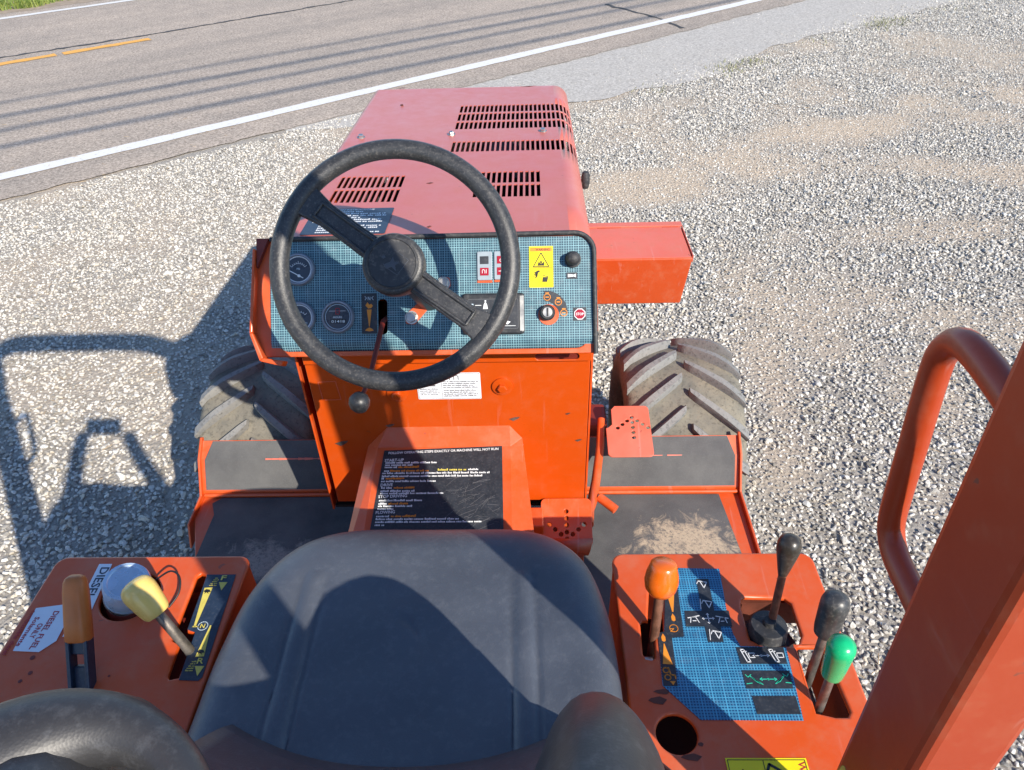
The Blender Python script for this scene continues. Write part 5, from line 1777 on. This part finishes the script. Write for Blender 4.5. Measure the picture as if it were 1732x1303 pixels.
# left drive decal
dd = [(-0.5420, 0.7660), (-0.4940, 0.7660), (-0.4860, 0.5830), (-0.4900, 0.5770), (-0.5190, 0.5780), (-0.5230, 0.6570), (-0.5370, 0.6620)]
ld = MB().poly([tuple(p) for p in dd], .0004).build('drive_decal', m_navy, T, up_at(W_CON, .0006))
ld['label'] = 'navy drive lever decal with yellow F, N and R on the left console'
mb = MB()
mb.poly([(-0.5370, 0.7390), (-0.5240, 0.7400), (-0.5260, 0.6670), (-0.5290, 0.6670)], .0003)
mb.poly([(-0.5040, 0.6690), (-0.5020, 0.6690), (-0.4950, 0.6160), (-0.5080, 0.6150)], .0003)
for p in ((-0.5100, 0.7440), (-0.4960, 0.5940)):
    mb.poly([(p[0] - .007, p[1] + .006), (p[0] + .007, p[1] + .006), (p[0] + .002, p[1] - .010)], .0003)
mb.line([(-0.5300, 0.6670), (-0.5220, 0.6670)], .002, .0003)
mb.build('speed_ramp', m_yprint, ld, up_at(W_CON, .0013))
mb = MB()
for p, s in (((-0.5300, 0.7330), 1), ((-0.5020, 0.6240), 1)):
    mb.poly(cz(p, [(-.006, -.001), (-.003, .003), (.003, .002), (.006, -.002), (.001, -.003), (-.003, -.003)]), .0003)
    mb.line(cz(p, [(-.003, -.005), (-.001, -.002), (.003, -.005)]), .0009, .0003)
mb.build('animal_symbol', m_kprint, ld, up_at(W_CON, .0018))
fN = (-0.5150, 0.6680)
stroke('neutral_ring', [circ(fN[0], fN[1], .0075, 16)], .0013, m_paleblue, ld, W_CON, .0013, True)
lettering([('N', .0105, (fN[0], fN[1] - .0038), 'CENTER', 0, None), ('F', .013, ((-0.5120, 0.7540)[0], (-0.5120, 0.7540)[1]), 'CENTER', 0, .0085), ('R', .013, ((-0.4980, 0.6040)[0], (-0.4980, 0.6040)[1]), 'CENTER', 0, .0095)], m_yprint, ld, up_at(W_CON, .0019))
rows = []
for p in ((-0.5310, 0.7430), (-0.5150, 0.5920)):
    for k in range(5): rows.append((p[0] + .006 * (k / 5), p[0] + .0115, p[1] + k * .0036))
word_lines(rows, .0022, m_yprint, ld, W_CON, .0013, 12)
m_shab = None

# diesel stickers
s1 = [(-0.7960, 0.7020), (-0.7510, 0.7090), (-0.7410, 0.6960), (-0.7340, 0.6690), (-0.7330, 0.6430), (-0.7500, 0.6240), (-0.7910, 0.6260)]
ds = MB().poly([tuple(p) for p in s1], .0004).build('fuel_sticker', m_sticker, T, up_at(W_CON, .0006))
ds['label'] = 'torn white sticker reading DIESEL FUEL ONLY on the left console'
Wd = up_at(W_CON, .0013)
a_ = (-0.7570, 0.6960)
ang = -90 - 4
lettering([('DIESEL FUEL', .0125, (a_[0] - .006, a_[1] + .001), 'LEFT', ang, .068), ('ONLY', .0120, (a_[0] - .0195, a_[1] - .022), 'LEFT', ang, .026), ('Solamente', .0105, (a_[0] - .0305, a_[1] - .010), 'LEFT', ang, .052), ('combustible diesel', .0100, (a_[0] - .0420, a_[1] + .002), 'LEFT', ang, .078)], m_redprint, ds, Wd)
s2 = [(-0.7340, 0.7890), (-0.7120, 0.7890), (-0.7000, 0.6500), (-0.7270, 0.6500)]
d2 = MB().poly([tuple(p) for p in s2], .0004).build('fuel_sticker', m_sticker, T, up_at(W_CON, .0006))
d2['label'] = 'narrow white sticker reading DIESEL FUEL beside the filler cap'
p = (-0.7260, 0.7800)
lettering([('DIESEL FUEL', .020, (p[0] - .0005, p[1] + .003), 'LEFT', -90, .115)], m_navy, d2, Wd)

# fuel filler neck, cap and tether
ff_ = MB().lathe([(.040, -.045), (.040, -.012), (.036, -.006), (.030, -.006)], 30).build('filler_neck', m_dkred, T, Matrix.Translation((-0.655, 0.726, ZC)), smooth=40)
Wcap = Matrix.Translation((-0.658, 0.728, ZC - .004)) @ Matrix.Rotation(math.radians(16), 4, 'Y') @ Matrix.Rotation(math.radians(6), 4, 'X')
capo = MB().lathe([(.033, 0), (.0355, .004), (.0355, .040), (.033, .046), (.028, .0475), (.026, .0455), (.001, .045)], 36).build('fuel_cap', m_chrome, T, Wcap, smooth=40)
MB().lathe([(.0365, .001), (.0375, .004), (.0365, .008)], 36).build('cap_ring', m_steel, capo, Wcap, smooth=40)
MB().tube(catmull([Vector(q_) for q_ in ((-0.615, .745, .985), (-0.590, .752, .998), (-0.572, .742, .996), (-0.568, .720, .985), (-0.580, .700, .974))], 6), .0016, 8).build('tether', m_kprint, capo, smooth=60)
for (x, y_, w_) in ((-.755, .615, .004), (-.745, .590, .0035), (-.753, .577, .003), (-.625, .585, .002)):
    flatpart('paint_chip', circ(x, y_, w_, 7), .0002, m_dkred, T, W_CON, .0003)


# ------------------------------------------------------------------ levers
def lever(name, label, base, top, rod_r, rod_mat, prof, knob_mat, knob='knob', bend=None, cap=None):
    base, top = Vector(base), Vector(top)
    e = empty(name, base, T)
    e['label'] = label
    ax_ = (top - base).normalized()
    pth = [base] + ([Vector(bend)] if bend else []) + [top]
    MB().tube(pth, rod_r, 12).build('rod', rod_mat, e, smooth=50)
    last = (top - pth[-2]).normalized()
    Wk = Matrix.Translation(top) @ last.to_track_quat('Z', 'Y').to_matrix().to_4x4()
    MB().lathe(prof, 28).build(knob, knob_mat, e, Wk, smooth=45)
    return e, Wk


lever('drive_lever', 'drive lever with barrel-shaped yellow knob on the left console', (-.525, .632, .90), (-.560, .650, 1.035), .0078, m_greyrod,
      [(.012, -.006), (.0175, -.0045), (.0200, 0), (.0212, .006), (.0228, .018), (.0244, .031), (.0247, .039), (.0236, .046), (.0208, .0515), (.0162, .055), (.0095, .057), (.001, .0578)], m_knobyellow, bend=(-.520, .625, .975))
lever('ground_drive_lever', 'lever with round orange knob on the right console', (.172, .630, .90), (.181, .672, 1.040), .0075, m_rustrod,
      [(.008, -.002), (.016, .002), (.0230, .012), (.0250, .024), (.0235, .036), (.0205, .046), (.0190, .052), (.0165, .0545), (.001, .055)], m_knoborange)
MB().lathe([(.004, -.009), (.0075, -.009), (.0075, .009), (.004, .009)], 16, Matrix.Translation((.164, .622, .945)) @ Matrix.Rotation(math.pi / 2, 4, 'Y')).build('pivot_bolt', m_steel, T)
e, Wk = lever('joystick', 'tall joystick with dark teardrop knob in a rubber boot', (.348, .650, .93), (.356, .683, 1.075), .0058, m_rustrod,
              [(.0065, -.004), (.0085, .004), (.0125, .022), (.0165, .040), (.0168, .050), (.0140, .059), (.007, .064), (.001, .065)], m_knobbrown)
Wb = Matrix.Translation((.346, .655, .945)) @ Matrix.Rotation(math.radians(-4), 4, 'X')
MB().lathe([(.048, -.012), (.046, -.004), (.040, -.001), (.036, .004), (.0300, .006), (.0285, .010), (.0275, .038), (.0255, .041), (.010, .043), (.0085, .050), (.0075, .050)], 36).build('boot', m_rubber, e, Wb, smooth=40)
MB().lathe([(.052, -.018), (.052, -.013), (.03, -.013)], 36).build('boot_flange', m_black, e, Wb, smooth=40)
MB().box(.362, .622, .930, .374, .632, .944).build('clamp', m_steel, e, bevel=.001)
cyl = [(.010, -.012), (.0150, -.010), (.0165, 0), (.0185, .040), (.0185, .050), (.0165, .058), (.010, .064), (.001, .066)]
e, Wk = lever('grey_lever', 'worn grey capsule-handled lever behind the green one', (.392, .588, .885), (.396, .602, 1.060), .0062, m_greyrod, cyl, m_knobgrey)
e, Wk = lever('green_lever', 'lever with bright green capsule handle on the right console', (.394, .545, .885), (.386, .541, 1.050), .0062, m_greyrod,
              [(.010, -.004), (.0135, -.003), (.0145, .002), (.0172, .048), (.0178, .058), (.0165, .066), (.010, .072), (.001, .074)], m_knobgreen)
for x, y_ in ((.392, .588), (.394, .545)):
    MB().box(x - .014, y_ - .010, .880, x + .014, y_ + .010, .898).build('lever_yoke', m_dkred, T, bevel=.002)
# parking brake
bb, bt = Vector((-.655, .556, .955)), Vector((-.664, .654, 1.095))
d_ = (bt - bb).normalized()
Wbk = PM(bb, (1, 0, 0), d_)
be = empty('brake_lever', bb, T)
be['label'] = 'parking brake lever with tan orange grip on the left console'
mb = MB()
for s in (-1, 1): mb.poly([(s * .013 - .003, -.03), (s * .013 + .003, -.03), (s * .013 + .003, .112), (s * .013 - .003, .112)], .020)
mb.poly([(-.0105, -.03), (.0105, -.03), (.0105, .050), (-.0105, .050)], .011)
mb.poly([(-.0105, .068), (.0105, .068), (.0105, .10), (-.0105, .10)], .013)
mb.build('lever_channel', m_navy, be, up_at(Wbk, -.010), bevel=.002)
gv, gf = [], []
ng_ = 16
st_ = [(.088, .016, .011), (.091, .0180, .0135), (.12, .0175, .0135), (.160, .0165, .0130), (.174, .0150, .0115), (.180, .0125, .0095), (.183, .008, .005)]
for (v_, a1_, b1__) in st_:
    for k in range(ng_):
        t = 2 * math.pi * k / ng_
        c_, s_ = math.cos(t), math.sin(t)
        gv.append((a1_ * math.copysign(abs(c_) ** .6, c_), v_, b1__ * math.copysign(abs(s_) ** .6, s_)))
for i in range(len(st_) - 1):
    for k in range(ng_): gf.append((i * ng_ + k, i * ng_ + (k + 1) % ng_, (i + 1) * ng_ + (k + 1) % ng_, (i + 1) * ng_ + k)[::-1])
gf += [tuple(range(ng_)), tuple(range((len(st_) - 1) * ng_, len(st_) * ng_))[::-1]]
mk('grip', gv, gf, m_griporange, be, Wbk, smooth=50)

# ================================================================== seat
seat = empty('seat', (-0.17, .45, .93), T)
seat['label'] = 'black vinyl operator seat with wrap-around backrest'
SX, SY, SA, SB, SN = -0.168, 0.44, 0.281, 0.400, 3.7
cv, cf = [], []
NRG, NSG = 70, 180


def seat_top(x, y_):
    u = (x - SX) / SA; w = (y_ - SY) / SB
    z = 1.052 + 0.016 * abs(u) ** 2.5 - 0.010 * max(0, w) ** 2 - .012 * (1 - min(1, u * u)) + .008 * max(0, -w)
    for x0, x1 in ((-.352, -.318), (-.036, -.002)):
        lim = min(1, max(0, (.715 - y_) / .01))
        d0 = (x - x0 + (y_ - .7) * .02); d1 = (x - x1 + (y_ - .7) * .02)
        z += lim * (-.0040 * math.exp(-(d0 / .0035) ** 2) - .0040 * math.exp(-(d1 / .0035) ** 2) + .0035 * math.exp(-(((d0 + d1) / 2) / .012) ** 2))
    # a few wrinkles and a pressed crescent
    z += .0012 * math.sin(31 * x + 9 * y_) * math.exp(-((x - .0) / .12) ** 2) + .0008 * math.sin(55 * y_ - 20 * x)
    rr__ = math.hypot(x + .215, y_ - .585)
    ag = math.atan2(y_ - .585, x + .215)
    z -= .0045 * math.exp(-((rr__ - .055) / .006) ** 2) * math.exp(-((ag - .75) / .5) ** 2)
    return z


for i in range(NRG + 1):
    t = i / NRG
    for k in range(NSG):
        a = 2 * math.pi * k / NSG
        c_, s_ = math.cos(a), math.sin(a)
        ex = (abs(c_) ** SN + abs(s_) ** SN) ** (-1 / SN)
        x, y_ = SX + SA * t * ex * c_, SY + SB * t * ex * s_
        z = seat_top(x, y_)
        ed = max(0, (t - .80) / .20)
        z -= .050 * (1 - math.sqrt(max(0, 1 - ed ** 2)))
        cv.append((x, y_, z))
for (sc_, zz) in ((1.004, .985), (.995, .955), (.96, .945)):
    for k in range(NSG):
        a = 2 * math.pi * k / NSG
        c_, s_ = math.cos(a), math.sin(a)
        ex = (abs(c_) ** SN + abs(s_) ** SN) ** (-1 / SN)
        cv.append((SX + SA * sc_ * ex * c_, SY + SB * sc_ * ex * s_, zz))
for i in range(NRG + 3):
    for k in range(NSG):
        cf.append((i * NSG + k, i * NSG + (k + 1) % NSG, (i + 1) * NSG + (k + 1) % NSG, (i + 1) * NSG + k)[::-1])
mk('cushion', cv, cf, m_vinyl, seat, smooth=70)
pn = MB()
sl = []
for k in range(60):
    a = 2 * math.pi * k / 60
    c_, s_ = math.cos(a), math.sin(a)
    ex = (abs(c_) ** SN + abs(s_) ** SN) ** (-1 / SN)
    sl.append((SX + SA * 1.018 * ex * c_, SY + SB * 1.012 * ex * s_))
MB().poly(sl, .035).build('seat_pan', m_rops, seat, Matrix.Translation((0, 0, .915)), bevel=.006)
MB().box(-.40, .15, .46, .06, .70, .914).build('seat_pedestal', m_dark, seat)
MB().poly([(.33, .93), (.47, .955), (.485, 1.0), (.45, 1.03), (.33, 1.035)], .010).build('hinge_bracket', m_black, seat, Matrix.Translation((-.462, 0, 0)) @ W_SIDE, bevel=.003)

# backrest: padded roll swept round a U, leaning back, higher in the middle
BP = [(-.216, .378), (-.220, .315), (-.214, .245), (-.205, .18), (-.20, .115), (-.14, .085), (0, .07), (.14, .085), (.20, .115), (.205, .18), (.214, .245), (.220, .315), (.216, .378)]
sv, sf = [], []
pl = [Vector((p[0], p[1], 0)) for p in BP]


path = catmull(pl, 6)
NB = len(path)
NC = 28
for i, p in enumerate(path):
    s = i / (NB - 1)
    t_ = (path[min(i + 1, NB - 1)] - path[max(i - 1, 0)]).normalized()
    nr = Vector((t_.y, -t_.x, 0))           # outward
    mid = 1 - abs(2 * s - 1)                # 0 at the tips, 1 in the middle of the back
    endf = min(1, min(s, 1 - s) / .10)
    endf = math.sqrt(max(0.0, 1 - (1 - endf) ** 2)) if endf < 1 else 1
    ztop = 1.345 + .080 * min(1, mid / .3) + .06 * max(0, (mid - .3) / .7)
    zbot = 1.00
    hh_ = (ztop - zbot) / 2 * (.25 + .75 * endf)
    zc_ = zbot + (ztop - zbot) / 2 + (1 - endf) * (.02)
    wd_ = (.048 + .026 * min(1, mid / .30) - .012 * mid) * (.12 + .88 * endf)
    for k in range(NC):
        a = 2 * math.pi * k / NC
        c_, s_ = math.cos(a), math.sin(a)
        ww = wd_ * math.copysign(abs(c_) ** .85, c_)
        zz = zc_ + hh_ * math.copysign(abs(s_) ** .8, s_)
        lean = (zz - 1.0) * (-.22) * mid
        off_ = nr * ww
        sv.append((SX + p.x + off_.x, p.y + off_.y + lean, zz))
for i in range(NB - 1):
    for k in range(NC):
        sf.append((i * NC + k, i * NC + (k + 1) % NC, (i + 1) * NC + (k + 1) % NC, (i + 1) * NC + k))
sf += [tuple(range(NC))[::-1], tuple(range((NB - 1) * NC, NB * NC))]
mk('backrest', sv, sf, m_vinyl2, seat, smooth=80)
# lumbar pad filling the U
lv, lf = [], []
for i in range(25):
    u = -1 + 2 * i / 24
    for j in range(13):
        w = j / 12
        x = SX + .235 * u
        z = 1.030 + .30 * w
        y_ = .375 + .055 * abs(u) ** 2.2 - .25 * w ** 1.1 - .02 * (1 - u * u) * math.sin(w * 3.1)
        lv.append((x, y_, z))
for i in range(24):
    for j in range(12):
        lf.append((i * 13 + j, (i + 1) * 13 + j, (i + 1) * 13 + j + 1, i * 13 + j + 1))
m_lumbar = vinyl('maroon_black_vinyl', (0.050, 0.032, 0.040))
lo = mk('lumbar_pad', lv, lf, m_lumbar, seat, smooth=80)
so = lo.modifiers.new('pad', 'SOLIDIFY'); so.thickness = .05; so.offset = -1
# piping round the right bolster
MB().tube([(SX + .264, .362, 1.15), (SX + .274, .335, 1.25), (SX + .284, .285, 1.315), (SX + .288, .23, 1.345)], .0028, 8).build('piping', m_black, seat, smooth=60)
# padded left arm loop with its shell trim
cl = Vector((-.358, .158, 1.366))
av, af = [], []
NA, NB2 = 72, 20
tilt_ = math.radians(-18)


def loop_pt(a, rx, ry, h):
    x, y_ = rx * math.cos(a), ry * math.sin(a)
    return cl + Vector((x * math.cos(tilt_) - y_ * math.sin(tilt_), x * math.sin(tilt_) + y_ * math.cos(tilt_), h))


for i in range(NA):
    a = 2 * math.pi * i / NA
    pad = .019 + .026 * max(0, math.cos(a - 2.75)) ** 2
    cpt = loop_pt(a, .112, .138, .012 * math.sin(a) - .012 * math.cos(a))
    rd = (loop_pt(a, .112 / .112 ** 2, .138 / .138 ** 2, 0) - cl).normalized()
    for k in range(NB2):
        b2_ = 2 * math.pi * k / NB2
        av.append(tuple(cpt + rd * pad * math.cos(b2_) + Vector((0, 0, 1)) * pad * .95 * math.sin(b2_)))
for i in range(NA):
    for k in range(NB2):
        af.append((i * NB2 + k, ((i + 1) % NA) * NB2 + k, ((i + 1) % NA) * NB2 + (k + 1) % NB2, i * NB2 + (k + 1) % NB2))
al = mk('arm_loop', av, af, m_vinyl2, seat, smooth=80)
al['label'] = 'padded loop of the seat beside the left console'
MB().tube([tuple(loop_pt(2 * math.pi * k / 48, .090, .112, -.032)) for k in range(49)], .0085, 12, cap=False).build('loop_trim', m_black, seat, smooth=60)

# ================================================================== roll bar behind the seat
rb = empty('roll_bar', (XC, .47, .45), T)
rb['label'] = 'two-post orange roll bar with a grab handle on each post'
PW, PD = .068, .086          # post width and depth


def post_pt(s, z):
    """front inner edge of a post at height z"""
    x = .308 - .050 * (z - 1.19)
    y_ = .373 - .020 * (z - 1.19)
    return XC + s * (x - XC), y_


for s in (1, -1):
    v, f = [], []
    for z in (.45, 1.945):
        x, y_ = post_pt(s, z)
        for (dx, dy) in ((0, 0), (PW, 0), (PW, -PD), (0, -PD)):
            v.append((x + s * dx, y_ + dy, z))
    f = [(3, 2, 1, 0), (4, 5, 6, 7)] + [(k, (k + 1) % 4, 4 + (k + 1) % 4, 4 + k) for k in range(4)]
    if s > 0: f = [q[::-1] for q in f]
    mk('post', v, f, m_rops, rb, bevel=.009, seg=3)
    # grab handle of round bar in front of the post
    hpth = [(0.0260, -0.0136, 1.6522), (0.0260, 0.0340, 1.6556), (0.0260, 0.0626, 1.6522), (0.0260, 0.0775, 1.6372), (0.0260, 0.0816, 1.6134), (0.0260, 0.0762, 1.5420), (0.0260, 0.0707, 1.4706), (0.0260, 0.0626, 1.4488), (0.0260, 0.0462, 1.4393), (0.0260, 0.0204, 1.4373), (0.0260, -0.0136, 1.4359)]
    pp = []
    for (dx, dy, z) in hpth:
        x, y_ = post_pt(s, z)
        pp.append(Vector((x + s * (dx - .014), y_ + dy, z)))
    MB().tube(catmull(pp, 4), .0110, 16).build('grab_handle', m_rops, rb, smooth=60)
    x, y_ = post_pt(s, .46)
    xa, xb = sorted((x - s * .03, x + s * .11))
    MB().box(xa, y_ - .13, .448, xb, y_ + .04, .462).build('post_foot', m_rops, rb)
# top hoop
xL, yT = post_pt(-1, 2.15)
xR, _ = post_pt(1, 2.15)
yc = yT - PD / 2
tp = [Vector((xR + 0.034, yc, 1.930)), Vector((xR + 0.031, yc, 2.000)), Vector((xR + 0.015, yc, 2.080)), Vector((xR + -0.030, yc, 2.150)), Vector((xR + -0.100, yc, 2.195)), Vector((xR + -0.190, yc, 2.212)), Vector((XC, yc, 2.216)), Vector((xL - -0.190, yc, 2.212)), Vector((xL - -0.100, yc, 2.195)), Vector((xL - -0.030, yc, 2.150)), Vector((xL - 0.015, yc, 2.080)), Vector((xL - 0.031, yc, 2.000)), Vector((xL - 0.034, yc, 1.930))]
tpp = catmull(tp, 6)
v, f = [], []
for i, p in enumerate(tpp):
    t_ = (tpp[min(i + 1, len(tpp) - 1)] - tpp[max(i - 1, 0)]).normalized()
    nn_ = Vector((t_.z, 0, -t_.x)).normalized()
    for (a_, b2_) in ((-1, -1), (1, -1), (1, 1), (-1, 1)):
        v.append(tuple(p + nn_ * a_ * .033 + Vector((0, 1, 0)) * b2_ * .042))
n = len(tpp)
f = [(0, 1, 2, 3), tuple(4 * (n - 1) + q for q in (3, 2, 1, 0))] + [(4 * i + k, 4 * i + 4 + k, 4 * i + 4 + (k + 1) % 4, 4 * i + (k + 1) % 4) for i in range(n - 1) for k in range(4)]
mk('hoop', v, f, m_rops, rb, smooth=40)
flatpart('reflector', rr(-.018, -.022, .018, .022, .006), .001, m_yprint, rb, Matrix.Translation(Vector((post_pt(1, 1.165)[0] - .0016, post_pt(1, 1.165)[1] - .034, 1.165))) @ Matrix.Rotation(math.radians(-90), 4, 'Y') @ Matrix.Rotation(math.radians(2.9), 4, 'Y'))

# ================================================================== the photographer behind the lens (only the shadow falls in the picture)
m_cloth = plain('blue_work_shirt', (0.05, 0.07, 0.12), .85, var=.2)
m_skin = plain('skin', (0.42, 0.24, 0.17), .5, var=.08)
m_phone = plain('phone_case', (0.015, 0.015, 0.017), .35)
J = {'pel': (.06, -.50, .93, .125), 'bel': (.06, -.49, 1.08, .13), 'che': (.06, -.43, 1.29, .15), 'nec': (.06, -.33, 1.52, .055), 'hed': (.045, -.285, 1.635, .085), 'crn': (.045, -.28, 1.715, .078),
     'sl': (-.12, -.39, 1.44, .060), 'el': (-.20, -.22, 1.56, .045), 'wl': (-.115, -.075, 1.875, .031), 'hl': (-.088, -.028, 1.948, .030),
     'sr': (.24, -.39, 1.44, .060), 'er': (.29, -.22, 1.56, .045), 'wr': (.120, -.075, 1.875, .031), 'hr': (.090, -.028, 1.948, .030),
     'pl': (-.03, -.50, .88, .09), 'kl': (-.05, -.48, .48, .062), 'al': (-.06, -.51, .09, .042), 'fl': (-.07, -.38, .045, .035),
     'pr': (.15, -.50, .88, .09), 'kr': (.17, -.48, .48, .062), 'ar': (.18, -.51, .09, .042), 'fr': (.19, -.38, .045, .035)}
E_ = [('pel', 'bel'), ('bel', 'che'), ('che', 'nec'), ('nec', 'hed'), ('hed', 'crn'), ('che', 'sl'), ('sl', 'el'), ('el', 'wl'), ('wl', 'hl'), ('che', 'sr'), ('sr', 'er'), ('er', 'wr'), ('wr', 'hr'),
      ('pel', 'pl'), ('pl', 'kl'), ('kl', 'al'), ('al', 'fl'), ('pel', 'pr'), ('pr', 'kr'), ('kr', 'ar'), ('ar', 'fr')]
keys = list(J)
me = bpy.data.meshes.new('person')
me.from_pydata([J[k][:3] for k in keys], [(keys.index(a), keys.index(b)) for a, b in E_], [])
person = bpy.data.objects.new('person', me)
sk = person.modifiers.new('body', 'SKIN')
me.skin_vertices.new() if not me.skin_vertices else None
for k, d in zip(keys, me.skin_vertices[0].data):
    d.radius = (J[k][3], J[k][3])
me.skin_vertices[0].data[0].use_root = True
ss = person.modifiers.new('smooth', 'SUBSURF'); ss.levels = 2; ss.render_levels = 2
me.materials.append(m_cloth)
link(person)
tag(person, 'person in dark clothes standing behind the seat with raised arms, seen as a shadow', 'person')
Wph = cam.matrix_world @ Matrix.Translation((0, 0, .030))
ph = MB().poly(rr(-.075, -.036, .075, .036, .008), .008).build('phone', m_phone, None, Wph, bevel=.002)
tag(ph, 'dark phone held up behind the seat, seen as a shadow', 'phone')

for o in list(col.objects):
    if o.name.split('.')[0] in ('symbol', 'pictogram', 'indicator', 'scale') and o.type == 'MESH':
        o['kind'] = 'stuff'
